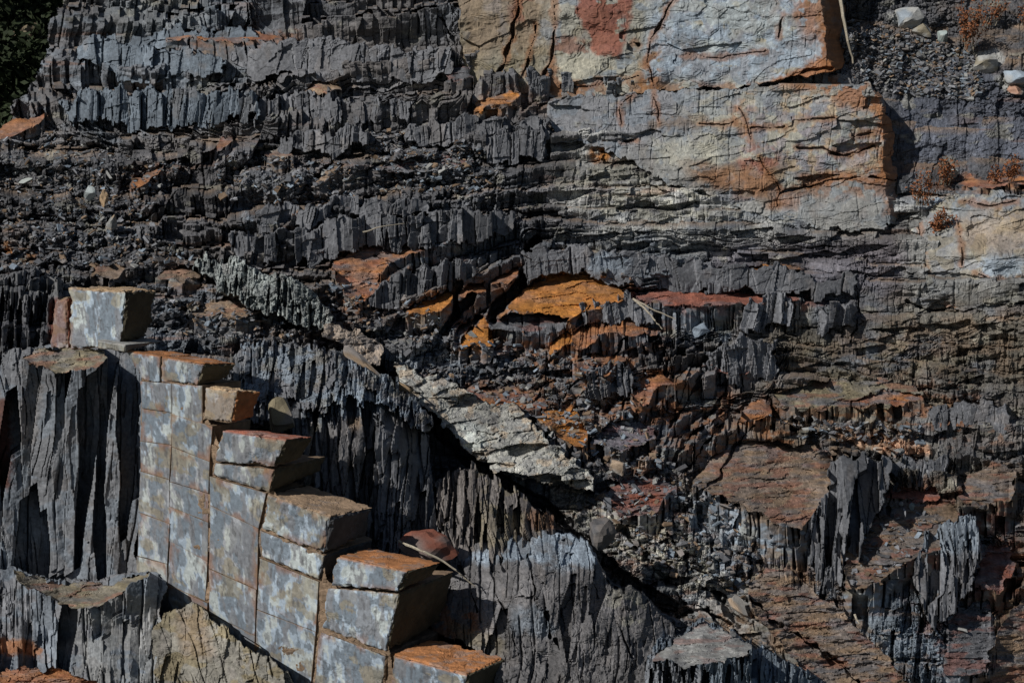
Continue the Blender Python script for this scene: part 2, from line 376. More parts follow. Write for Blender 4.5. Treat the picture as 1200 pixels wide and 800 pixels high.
style([(760,560),(830,590),(940,640),(960,690),(860,690),(760,620)], 8, 10, 27, wf=8, cF=.10, cC=.09, rf=.9, aM=.1, lump=.02, pv=.075, ph=.02, part=.01)
style([(900,680),(1000,660),(1120,690),(1150,800),(1130,960),(950,960),(960,800)], 10, 10, 28, lump=.02, pv=.07, ph=.03, cC=.03, cF=.02, aL=.3, aM=.1, part=0, rub=.03)
style([(1070,600),(1160,590),(1170,700),(1120,760),(1070,690)], 8, 10, 29, wc=14, cC=.13, cF=.07, rf=.95, aM=.05, part=0, lump=.01, pv=.08, rub=0)
style([(810,700),(900,670),(980,760),(1050,960),(900,960)], 10, 10, 30, lam=.03, cC=.0, cF=.0, pv=0, ph=.03, aL=.1, aM=.05, flake=.012, part=.0, rub=.0, crk=0)
style([(1150,380),(1400,380),(1400,620),(1060,620),(1040,430)], 12, 16, 31, wc=24, cC=.05, cF=.02, lam=.006, ph=.05, pv=.03, rub=.012)

# flat treads traced on the slope: (outline, riser px below, proud m, colour, patchiness, label)
TOPS = [
 ([(598,358),(622,338),(650,325),(690,322),(716,335),(729,347),(706,356),(680,362),(664,372),(640,366),(610,364)], 26, .22, ORA, .15, 'large flat orange ledge in the middle of the slope'),
 ([(396,305),(430,291),(492,290),(496,297),(452,312),(440,338),(418,352),(402,330)], 14, .10, ORB, .45, 'long rust and grey ledge left of the big orange ledge, below a dark riser'),
 ([(480,361),(500,350),(522,344),(529,348),(526,358),(500,366),(482,367)], 22, .16, ORA, .1, 'narrow orange ledge left of the dark gully'),
 ([(538,342),(552,332),(568,330),(566,340),(548,348)], 16, .12, ORB, .3, 'small tilted orange ledge beside the upper end of the dark gully'),
 ([(574,326),(590,317),(604,313),(606,322),(590,330),(576,332)], 24, .2, ORB, .2, 'small brown orange ledge at the head of the dark gully'),
 ([(538,404),(552,384),(566,377),(578,384),(576,400),(560,406)], 18, .2, ORA, .1, 'rounded orange shelf at the foot of the dark gully'),
 ([(642,412),(648,398),(664,390),(674,392),(666,402),(654,408),(650,418)], 12, .12, ORA, .1, 'small hooked orange ledge under the big orange ledge'),
 ([(674,394),(690,380),(720,376),(766,386),(768,391),(742,394),(700,392),(694,408),(678,406)], 22, .2, ORB, .25, 'red brown ledge just below the big orange ledge'),
 ([(672,424),(690,418),(726,418),(732,422),(712,436),(684,438)], 30, .22, ORB, .25, 'orange ledge above a row of dark upright fins'),
 ([(630,490),(650,482),(672,480),(688,500),(682,520),(660,510),(640,500)], 26, .2, ORA, .2, 'ragged orange patch ledge right of the pale ridge'),
 ([(738,462),(752,446),(778,443),(786,450),(760,458),(764,468),(746,470)], 18, .15, ORB, .3, 'small orange ledge right of the dark fins'),
 ([(752,350),(776,339),(830,342),(930,347),(926,353),(860,356),(820,358),(770,354)], 28, .16, RED*1.5, .3, 'long thin red ledge across the right of the slope'),
 ([(878,318),(890,312),(930,314),(936,319),(900,321)], 16, .08, ORA*.8, .3, 'thin orange streak ledge above the red ledge'),
 ([(553,127),(572,112),(596,107),(612,110),(600,120),(576,127),(562,131)], 14, .14, ORA*.9, .3, 'orange ledge below the cracked pale cliff'),
 ([(190,44),(210,38),(330,40),(334,46),(260,49)], 24, .14, ORB, .5, 'thin orange ledge high on the left terraces'),
 ([(350,110),(370,99),(400,96),(404,104),(380,110)], 20, .12, BRN*1.4, .35, 'brown ledge high in the middle of the terraces'),
 ([(-30,170),(-20,150),(30,137),(52,133),(48,145),(20,157)], 14, .15, ORB*.9, .3, 'brown orange ledge at the left edge of the terraces'),
 ([(150,219),(166,204),(190,192),(194,198),(176,212),(156,222)], 12, .15, ORB*.8, .2, 'slanting brown ledge in the dark rubble'),
 ([(240,180),(256,164),(274,160),(272,168),(252,178)], 12, .12, ORB*.6, .3, 'small slanting brown ledge above the dark rubble'),
 ([(308,186),(320,177),(346,173),(348,178),(326,186)], 16, .1, BRN*1.4, .3, 'little brown ledge among the middle terraces'),
 ([(368,214),(380,196),(398,190),(404,194),(384,210)], 14, .14, BRN*1.3, .2, 'short steep brown ledge over the grey risers'),
 ([(812,566),(834,536),(868,518),(916,515),(972,530),(980,560),(962,590),(938,622),(904,610),(880,598),(846,584),(822,578)], 40, .12, BRN*1.25, .35, 'wide brown and rust streaked ledge left of the dark columns'),
 ([(990,690),(986,640),(1006,600),(1040,580),(1100,586),(1124,600),(1110,640),(1080,650),(1044,672),(1012,690)], 30, .12, BRN*.95, .5, 'long brown ledge right of the dark columns'),
 ([(1036,584),(1044,574),(1100,571),(1104,584),(1096,590)], 4, .02, RED*1.4, .3, 'red stained strip at the back of the long brown ledge'),
 ([(1146,690),(1144,650),(1160,636),(1188,640),(1190,664),(1172,692)], 20, .15, RED, .4, 'rusty red ledge at the lower right'),
 ([(1106,790),(1106,740),(1120,712),(1160,700),(1168,740),(1160,790)], 14, .12, SLD*1.2, .5, 'dark ledge near the lower right corner'),
 ([(180,327),(186,317),(208,312),(236,314),(240,326),(214,330)], 12, .15, BRN*1.1, .2, 'flat brown slab in the rubble behind the upper block'),
 ([(104,325),(112,313),(130,308),(146,314),(136,322)], 10, .15, BRN, .2, 'dark brown slab above the upper block'),
 ([(224,366),(240,357),(270,349),(314,350),(330,356),(300,366),(262,372),(230,373)], 20, .22, BRN*1.5, .3, 'brown slab beneath the blue green ridge'),
 ([(1120,219),(1134,208),(1400,207),(1400,219)], 44, .3, ORB*1.1, .5, 'orange topped ledge beneath the dark bank at the right edge'),
 ([(874,682),(900,664),(930,672),(968,702),(1010,740),(1050,780),(1072,812),(1075,840),(985,840),(944,790),(905,744),(880,712)], 10, .06, BRN*1.35, .55, 'long brown and grey streaked sheet sloping down to the lower right'),
 ([(1160,760),(1180,716),(1210,694),(1400,694),(1400,960),(1170,960),(1160,840)], 10, .08, BRN*1.25, .6, 'brown streaked sheet in the bottom right corner'),
 ([(575,374),(598,364),(640,368),(664,374),(664,384),(640,393),(600,390),(578,386)], 14, .1, SLD*1.5, .5, 'smooth dark sloping shelf under the big orange ledge'),
 ([(905,462),(960,446),(1030,444),(1086,458),(1060,474),(980,480),(920,476)], 12, .08, OLV*1.2, .6, 'olive brown sloping shelf in the slabby face on the right'),
 ([(700,588),(722,566),(756,556),(790,572),(772,600),(730,606)], 20, .15, RED*1.1, .5, 'red brown shelf in the rubble right of the cream ridge'),
 ([(862,488),(880,474),(902,470),(906,484),(886,492)], 14, .1, ORB, .4, 'small orange brown shelf at the foot of the broad dark fins'),
 ([(1122,580),(1136,556),(1166,540),(1192,552),(1186,584),(1150,594)], 30, .15, BRN*1.1, .6, 'brown streaked shelf near the right edge above the rusty ledge'),
 ([(690,520),(706,500),(740,492),(772,500),(760,520),(720,528)], 14, .1, PUR*1.2, .5, 'dark purple grey shelf right of the ragged orange ledge'),
 ([(840,434),(856,424),(888,424),(884,434),(860,440)], 12, .08, RED*1.4, .5, 'little red stained shelf below the square pale block of slate'),
 ([(520,470),(540,458),(600,456),(636,466),(636,478),(590,484),(540,480)], 8, .06, ORB*.8, .6, 'rust streaked shelf just above the cream ridge'),
 ([(996,468),(1030,458),(1080,462),(1084,470),(1040,476)], 10, .06, ORB*.9, .5, 'narrow rusty shelf at the right of the olive brown shelf'),
 ([(430,196),(460,186),(530,182),(560,190),(520,198),(460,202)], 10, .06, SL, .5, 'grey gravelly shelf in the middle terraces'),
 ([(520,96),(530,76),(552,80),(556,90)], 10, .2, SLD, .3, 'dark ledge under the cleft beside the pale cliff'),
]
def grow(tp, fx, fy):
    a = np.array(tp[0], float); c = a.mean(0); return ([tuple(q) for q in (a-c)*[fx, fy]+c],)+tuple(tp[1:])
TOPS = [grow(tp, 1.1, 1.22) if tp[3][0] > 2.2*tp[3][2] and 300 < np.mean([q[1] for q in tp[0]]) < 530 and 400 < np.mean([q[0] for q in tp[0]]) < 960 else tp for tp in TOPS]
def smooth1(v, k):
    k = max(1, min(int(k), len(v)//2+1)); p = np.pad(v, k, mode='edge'); return np.convolve(p, np.ones(2*k+1)/(2*k+1), 'valid')
def treads(X, Y, t0, TOPS, sd=0):
    xs, ys = X[0], Y[:, 0]; ar = np.arange(len(xs))
    toplab = np.zeros(X.shape, np.int16); topm = np.zeros(X.shape, np.float32); TCOL = np.zeros(X.shape+(3,), np.float32)
    tt = t0.copy(); riserm = np.zeros(X.shape, np.float32)
    for n, (poly, rh, proud, colr, pat, lab) in enumerate(TOPS):
        P2 = np.array(poly); m = mask(poly, X, Y, 1, 7, 50+n+sd, 12)
        inb = m > .5; cols = inb.any(0); ci = np.where(cols)[0]
        if len(ci) < 4: continue
        lo = len(ys)-1-np.argmax(inb[::-1], 0); hi = np.argmax(inb, 0)
        rise = rh*(.75+.5*H(np.floor(xs/11), 0*xs, 60+n+sd))
        x0, x1 = xs[ci[0]], xs[ci[-1]]; tap = ss(0, .12, (xs-x0)/(x1-x0))*ss(0, .12, (x1-xs)/(x1-x0))
        ylow = ys[lo].astype(float); yhi = ys[hi].astype(float)
        sl = ylow.copy(); sh_ = yhi.copy(); K = max(6, len(ci)//10); sl[ci] = smooth1(ylow[ci], K); sh_[ci] = smooth1(yhi[ci], K)
        r0 = np.clip(np.searchsorted(ys, sl), 0, len(ys)-1); r1 = np.clip(np.searchsorted(ys, sh_), 0, len(ys)-1)
        bj = t0[np.clip(np.searchsorted(ys, sl+rh), 0, len(ys)-1), ar]
        tf = np.minimum(t0[r0, ar]-proud*tap, bj).astype(float); tb = t0[r1, ar].astype(float)
        tf[ci] = smooth1(tf[ci], K); tb[ci] = smooth1(tb[ci], K)
        s_ = np.clip((sl[None]-Y)/np.maximum(sl-sh_, 2)[None], -.1, 1.1)
        pl = tf[None]+(np.maximum(tb, tf+.05)-tf)[None]*s_
        sel = inb & cols[None]
        tt = np.where(sel, pl, tt)
        below = cols[None] & (Y > ylow[None]) & (Y <= (ylow+rise*1.6)[None])
        q = np.clip((Y-ylow[None])/rise[None], 0, 2); q = np.where(q <= 1, 0, (q-1)/.6)
        tt = np.where(below & ~sel & (topm < .5), tf[None]*(1-q)+tt*q, tt)
        riserm = np.maximum(riserm, np.where(below & ~sel, 1-q, 0))
        topm = np.maximum(topm, np.where(sel, 1, 0)); toplab = np.where(sel, n+1, toplab)
        ww = window(X, Y, P2[:, 0].min()-6, P2[:, 0].max()+6, P2[:, 1].min()-6, P2[:, 1].max()+6); xw, yw = X[ww], Y[ww]
        if xw.size == 0: continue
        nz = np.clip(.5+fbm(xw/26, yw/7, 4, 130+n)*1.6, 0, 1)
        cc = np.asarray(colr)*(1-pat*nz[..., None])+SL*1.1*(pat*nz[..., None])
        cc = tint(cc, ss(.05, .3, fbm(xw/22+yw/30, yw/6, 4, 150+n)), RED*1.3, min(.5, pat*1.3)); cc = tint(cc, ss(.1, .35, fbm(xw/20, yw/5, 4, 158+n)), SLD*1.4, min(.7, pat*1.5))
        cc = cc*(1+fbm(xw/9, yw/3, 3, 140+n)*.45)[..., None]
        TCOL[ww] = np.where(sel[ww][..., None], cc, TCOL[ww])
    return tt.astype(np.float32), topm, riserm, TCOL, toplab
def tread_relief(X, Y): return plates(X, Y, 34., 8., 811, 2)[0]*.014+plates(X, Y, 9., 3., 813, 0)[0]*.008+ fbm(X/40, Y/9, 4, 200)*.05+fbm(X/6, Y/3, 3, 201)*.012+np.floor(fbm(X/30, Y/8, 3, 202)*5)*.010
tread_t, topm, riserm, TCOL, toplab = treads(X, Y, t0, TOPS)
def row_at(yv): return int(np.clip(np.searchsorted(ys, yv), 0, len(ys)-1))
# dark gully running down between the orange ledges, and other fissures: (polyline, half width px, depth m)
def seg_dist(pl, X, Y):
    d = np.full(X.shape, 1e3, np.float32)
    x0 = min(p[0] for p in pl)-25; x1 = max(p[0] for p in pl)+25; y0 = min(p[1] for p in pl)-25; y1 = max(p[1] for p in pl)+25
    i0, i1 = np.searchsorted(X[0], [x0, x1]); j0, j1 = np.searchsorted(Y[:, 0], [y0, y1])
    sx = X[j0:j1, i0:i1]; sy = Y[j0:j1, i0:i1]; dd = d[j0:j1, i0:i1]
    for (xa, ya), (xb, yb) in zip(pl[:-1], pl[1:]):
        vx, vy = xb-xa, yb-ya; u = np.clip(((sx-xa)*vx+(sy-ya)*vy)/(vx*vx+vy*vy), 0, 1)
        dd = np.minimum(dd, np.hypot(sx-xa-u*vx, sy-ya-u*vy))
    d[j0:j1, i0:i1] = dd
    return d
FISS = [([(440,436),(470,462),(498,486),(520,506),(548,534),(580,560),(620,584),(655,606),(690,642),(722,672),(762,700),(800,716)], 9, .45), ([(628,282),(618,300),(616,328),(598,345),(584,362),(576,374)], 7.5, .75), ([(552,348),(540,362),(528,376),(518,392)], 6, .5), ([(560,372),(546,384),(536,398)], 5, .4),
 ([(505,0),(520,30),(536,55),(548,84)], 2.5, .2), ([(1007,320),(1006,350),(1003,386),(996,404)], 1.8, .2), ([(1060,352),(1085,366),(1130,364),(1170,356),(1215,352)], 2.2, .2),
 ([(745,308),(744,328)], 4, .35), ([(780,312),(779,330)], 2, .25), ([(800,560),(826,520),(846,500)], 3, .3), ([(660,470),(690,465),(726,470)], 2, .2), ([(700,430),(672,452),(655,468)], 2.5, .25),
 ([(905,395),(912,440),(900,470)], 2, .2), ([(1132,160),(1128,140),(1136,110)], 1.2, .1), ([(985,560),(992,600),(984,640),(986,690)], 4, .45),([(1010,540),(1024,580),(1030,610)], 3, .4),([(1030,535),(1042,570),(1040,600)], 2.5, .3),
 ([(785,625),(800,650),(812,680),(850,700)], 2, .25), ([(880,700),(910,730),(960,760),(1010,800)], 3.5, .3), ([(835,690),(850,716),(866,730)], 4, .35),
 ([(440,300),(470,318),(500,322)],2,.15), ([(846,402),(822,440),(800,480),(782,500)],3,.3), ([(862,440),(840,470),(812,510),(790,540)],3,.3), ([(735,396),(708,430),(684,460),(662,490)],2.5,.25), ([(690,360),(668,400),(640,430)],2.5,.2), ([(640,450),(616,480),(604,500)],2.5,.25), ([(390,190),(360,222),(340,236)],3.5,.35), ([(300,180),(276,205),(262,222)],3,.3), ([(240,186),(200,235),(160,262)],3,.25), ([(470,372),(440,420)],2,.2), ([(590,430),(560,460)],2,.2), ([(880,500),(840,560),(800,600)],3,.25), ([(728,620),(760,655),(800,700),(860,740)], 4, .35)]
t, sh, tr = relief(X, Y, t0, G, S)
det = t-t0; det = det-blur(det.astype(np.float64), 40).astype(np.float32)
# treads lose the cleavage relief, their risers keep it
calm = topm
td, shd, _ = relief(X, Y, t0*0, G*0, dict(cC=.11, cF=.06, crk=.12, wc=13., wf=6., jagC=2, jagF=2, rub=0, fine=.008, big=.0, aL=0, aM=0, part=0, gap=.8, dip=dip), 300)
near = np.clip(topm+riserm, 0, 1)
t = tread_t+det*(1-near)+td*riserm+calm*tread_relief(X, Y)
for pl, hw, dp in FISS:
    d = seg_dist(pl, X+fbm(X/12, Y/12, 3, 210)*6, Y+fbm(X/12, Y/12, 3, 211)*5); hw_ = hw if hw > 4.5 else hw*np.clip(.55+fbm(X/11, Y/11, 2, 212)*1.7, .1, 1.25); t = t+dp*(1 if hw > 4.5 else .6)*(1-ss(hw_*.7, hw_*1.15, d))

# ---- colour of the hillside
col = np.zeros(X.shape+(3,), np.float32)+SL.astype(np.float32)
def paint(poly, c, k=.9, soft=6, rough=12, s=0, sc=18, pat=0., ps=18):
    P2 = np.array(poly); pd = rough+soft*2+3
    ww = window(X, Y, P2[:, 0].min()-pd, P2[:, 0].max()+pd, P2[:, 1].min()-pd, P2[:, 1].max()+pd); xw, yw = X[ww], Y[ww]
    m = mask(poly, xw, yw, soft, rough, s, sc)*k
    if pat: m = m*ss(-pat, .25, fbm(xw/ps, yw/(ps*.55), 4, 160+s))
    col[ww] = tint(col[ww], m, c)
lowf = fbm(X/120, Y/70, 3, 150)
col = tint(col, ss(-.1, .5, lowf), BLU*.8, .5); col = tint(col, ss(-.1, .4, -lowf), WAR*.95, .7); col = tint(col, ss(700, 1000, X)*ss(230, 380, Y)*ss(-.3, .2, fbm(X/45, Y/22, 4, 153)), OLV*.95, .55)
paint([(-20,-130),(280,-130),(260,60),(330,130),(150,170),(30,150)], BLU*.8, .65, 16, 20, 1, 24, .25, 24)
paint([(90,-130),(260,-130),(250,40),(120,60)], PAL*.8, .4, 14, 18, 2)
paint([(-200,150),(280,180),(240,330),(-200,330)], SLD*.85, .75, 14, 18, 3)
paint([(250,140),(640,130),(640,270),(300,290)], SLD*1.1, .7, 14, 18, 4)
paint([(640,90),(1060,100),(1050,260),(900,300),(660,280),(640,180)], PAL*1.15, .85, 14, 20, 5, 24, .35, 30)
paint([(640,170),(800,180),(880,260),(700,262)], CRE*.95, .55, 10, 14, 6, 18, .2, 14)
paint([(1050,225),(1400,225),(1400,350),(1060,355)], PAL*.95, .8, 8, 14, 7, 24, .4, 26)
paint([(1110,225),(1400,225),(1400,262),(1110,268)], BLU*.95, .5, 6, 8, 8)
paint([(820,290),(1060,280),(1060,350),(830,340)], PUR*1.1, .6, 12, 16, 9)
paint([(1000,360),(1400,360),(1400,520),(920,520),(900,440)], BRN*1.0, .6, 16, 24, 10, 24, .2, 22)
paint([(920,400),(1100,400),(1200,460),(1100,520),(940,500)], OLV*1.1, .5, 14, 20, 11, 20, .1, 16)
paint([(1040,440),(1400,470),(1400,600),(1060,560)], SL*1.1, .5, 14, 18, 12, 20, 0, 20)
paint([(985,-130),(1400,-130),(1400,225),(1110,225),(1050,215),(1000,90)], np.array([.085,.085,.09]), .9, 5, 8, 13)
paint([(1040,70),(1180,80),(1400,150),(1400,210),(1120,190),(1060,190)], np.array([.085,.095,.12]), .8, 8, 12, 14)
paint([(1130,-130),(1400,-130),(1400,90),(1150,80),(1110,20)], BRN*.75, .6, 12, 20, 15, 16, .2, 14)
for i, pl in enumerate([[(1035,18),(1060,10),(1085,25),(1070,36),(1045,30)], [(1143,66),(1166,58),(1182,66),(1170,80),(1148,80)], [(1165,92),(1200,82),(1230,90),(1220,112),(1178,108)]]): paint(pl, PAL*1.1, .9, 2, 5, 16+i, 9)
paint([(380,330),(760,400),(900,470),(900,620),(700,600),(560,480),(420,420)], WAR, .5, 18, 20, 20, 20, .2, 16)
paint([(700,500),(830,520),(840,660),(900,700),(860,760),(740,680),(640,580)], PAL*.7, .5, 14, 20, 21, 20, .1, 14)
paint([(780,560),(860,590),(960,640),(960,690),(860,690),(780,620)], BLU*.95, .85, 8, 12, 22)
paint([(930,680),(1010,660),(1130,700),(1160,800),(1130,960),(960,960)], BLU*.85, .85, 12, 14, 23)
paint([(1075,610),(1150,600),(1160,690),(1100,700)], BLU*.85, .5, 10, 12, 24)
paint([(960,520),(1050,530),(1030,690),(930,690),(960,600)], SLD*1.1, .8, 6, 8, 25)
paint([(860,670),(930,660),(1010,740),(1060,960),(900,960),(820,720)], BRN*1.2, .85, 10, 14, 26, 20, .3, 22)
paint([(890,660),(940,650),(960,676),(920,690)], ORB*.8, .4, 8, 10, 27)
paint([(980,500),(1020,508),(1090,520),(1092,534),(1040,532),(984,516)], np.array([.40,.24,.15]), .85, 2, 4, 28, 9)
paint([(960,690),(1110,690),(1050,600),(1110,590),(1180,600),(1160,560),(1060,560)], BRN*.8, .3, 10, 14, 29)
paint([(1150,540),(1400,540),(1400,960),(1140,960),(1120,760),(1160,700)], BRN*.85, .55, 12, 18, 30, 20, .2, 16)
for i, (pl, c, k) in enumerate([([(1096,480),(1126,478),(1130,500),(1098,500)], RED*1.3, .8), ([(1040,455),(1120,465),(1140,500),(1060,480)], ORB*.6, .45), ([(690,186),(700,170),(722,168),(734,180),(718,190)], ORA*.9, .95),
   ([(866,200),(900,190),(910,230),(860,235)], ORB*.5, .5), ([(560,120),(640,108),(760,112),(700,130),(570,140)], ORB*.4, .4), ([(0,284),(30,288),(50,302),(20,300),(-10,296)], ORA*.8, .85), ([(380,205),(400,190),(372,232),(340,262),(300,285),(330,255)], BRN*1.1, .5),
   ([(580,400),(640,395),(640,410),(580,412)], ORB*.7, .6), ([(560,455),(620,458),(636,478),(590,478)], ORB*.6, .6), ([(700,575),(760,580),(760,610),(710,600)], RED*1.2, .5), ([(735,540),(770,530),(760,560),(728,560)], np.array([.38,.28,.2]), .7),
   ([(560,128),(640,180),(650,200),(560,190)], SLD, .4), ([(1165,630),(1200,640),(1200,690),(1170,700)], ORB*.4, .4), ([(1176,690),(1300,690),(1300,960),(1176,800)], TAN*.7, .6), ([(60,250),(0,240),(0,290),(40,290)], BRN, .3),
   ([(836,404),(880,396),(880,430),(830,440)], BLU, .6), ([(800,395),(820,380),(860,385),(850,402)], BLU*1.1, .7), ([(270,242),(296,240),(304,256),(284,264)], BLU*1.3, .9), ([(304,250),(322,244),(338,250),(334,262),(304,262)], BLU*1.1, .7),
   ([(200,310),(216,300),(236,320),(220,330)], ORB*.5, .4), ([(820,420),(880,425),(880,440),(826,440)], RED, .6), ([(800,500),(900,470),(960,500),(880,520)], np.array([.3,.22,.16]), .35), ([(745,600),(860,610),(840,640),(730,640)], PAL*.8, .4)]):
    paint(pl, c, k, 4, 8, 60+i, 10, .5, 10)
for i, tp in enumerate(TOPS):
    a = np.array(tp[0], float); c0 = a.mean(0); a = (a-c0)*[1.25, 1.5]+c0+[3, 2]
    if tp[3][0] > 2.0*tp[3][2]: paint([tuple(q) for q in a], np.asarray(tp[3])*.75, .75, 7, 12, 90+i, 10, .2, 9)
for i, (pl, c, k) in enumerate([([(570,380),(760,400),(860,470),(960,520),(900,560),(760,520),(640,460)], ORB*.75, .5), ([(640,560),(800,590),(900,700),(860,760),(720,660)], ORB*.5, .35), ([(230,310),(420,340),(400,400),(160,380)], BRN*1.2, .4),
  ([(960,620),(1200,560),(1200,700),(1100,800),(1060,700)], RED*.8, .4), ([(880,460),(1120,440),(1200,520),(980,500)], ORB*.7, .4), ([(380,290),(560,300),(560,400),(430,360)], ORB*.6, .35), ([(700,440),(800,430),(820,520),(720,560)], ORB*.7, .4)]):
    paint(pl, c, min(.8, k*1.5), 12, 18, 130+i, 20, -.02, 10)
paint([(640,556),(690,576),(760,604),(830,640),(880,690),(905,735),(870,744),(800,700),(740,668),(690,636),(655,602)], PAL*1.15, .75, 6, 12, 150, 12, .25, 12)
paint([(640,556),(700,580),(800,620),(860,690),(780,680),(690,630)], CRE, .6, 6, 12, 151, 12, -.05, 8)
# dust and stain lie on the treads of every bed, rust along the bedding
col = tint(col, tr*ss(-.3, .2, fbm(X/60, Y/14, 3, 170)), BRN*1.45, .65)
col = tint(col, ss(.28, .5, fbm(X/70, Y/7, 4, 171))*ss(-.2, .3, fbm(X/150, Y/90, 2, 172)), ORB*.6, .45)
col = tint(col, ss(.33, .5, fbm(X/24, Y/12, 4, 173)), CRE*.7, .45)
col = col*np.clip(sh, .45, 1.7)[..., None]
al = ss(.28, .6, blur(topm, 3)+fbm(X/12, Y/6, 4, 177)*.42)*(topm > .5)
col = col*(1-al[..., None])+np.where(topm[..., None] > .5, TCOL, 0)*al[..., None]
col = col*(1+fbm(X/3.2, Y/3.2, 2, 175)*.3)[..., None]

wx_, wy_, wz_ = world(X, Y, t)
VB = np.stack([wx_, wy_, wz_], -1).reshape(-1, 3); CB = col.reshape(-1, 3)
ny, nx = X.shape
# the left skyline: rock ends here and dark woodland stands behind
sil = raster([(-240,-200),(76,-200),(74,0),(62,24),(56,52),(44,76),(38,96),(22,112),(14,126),(12,140),(-5,152),(-240,165)])
silm = look(sil, X+fbm(X/9, Y/7, 3, 221)*9, Y+fbm(X/9, Y/6, 3, 222)*8) > .5
keep = ~(silm[:-1, :-1] | silm[1:, 1:])
cx, cy = X[:-1, :-1], Y[:-1, :-1]
zone = np.zeros(keep.shape, np.int16)
def zmask(poly, s, rough=14): return mask(poly, cx, cy, 0, rough, s, 20) > .5
ZN = [('slate_slope', 'dark slate slope', None),
 ('slate_terraces', None, [(-260,-200),(535,-200),(545,90),(640,120),(650,190),(600,240),(380,205),(250,190),(170,160),(-260,165)]),
 ('rubble_slope', None, [(-260,165),(170,160),(250,190),(250,300),(200,330),(-260,330)]),
 ('shale_bank', None, [(985,-200),(1500,-200),(1500,222),(1110,226),(1050,215),(1000,90)]),
 ('laminated_rock_face', None, [(640,100),(1060,120),(1060,230),(1500,222),(1500,360),(1060,360),(820,330),(700,290),(640,250)]),
 ('lower_rock_face', None, [(780,500),(1000,520),(1500,520),(1500,1000),(820,1000),(790,700)]),
 ('slabby_rock_face', None, [(860,350),(1060,362),(1500,360),(1500,520),(1000,520),(840,480)])]
for i, (nm, _, pl) in enumerate(ZN):
    if pl: zone = np.where((zone == 0) & zmask(pl, 230+i), i, zone)
tl = toplab[:-1, :-1]
FB = grid_faces(ny, nx, np.ones(keep.shape, bool)).reshape(ny-1, nx-1, 4)
for i, (nm, _, pl) in enumerate(ZN):
    sel = keep & (zone == i) & (tl == 0)
    tag(split_mesh(nm, VB, CB, FB[sel]), kind='structure')
for n, tp in enumerate(TOPS):
    sel = keep & (tl == n+1)
    if sel.sum() > 20:
        tag(split_mesh('rock_ledge', VB, CB, FB[sel]), tp[5], 'rock ledge', 'stained ledges across the slope')
t0G = t0; TB = t
def surf_t(px, py): return float(TB[row_at(py), np.clip(np.searchsorted(xs, px), 0, len(xs)-1)])

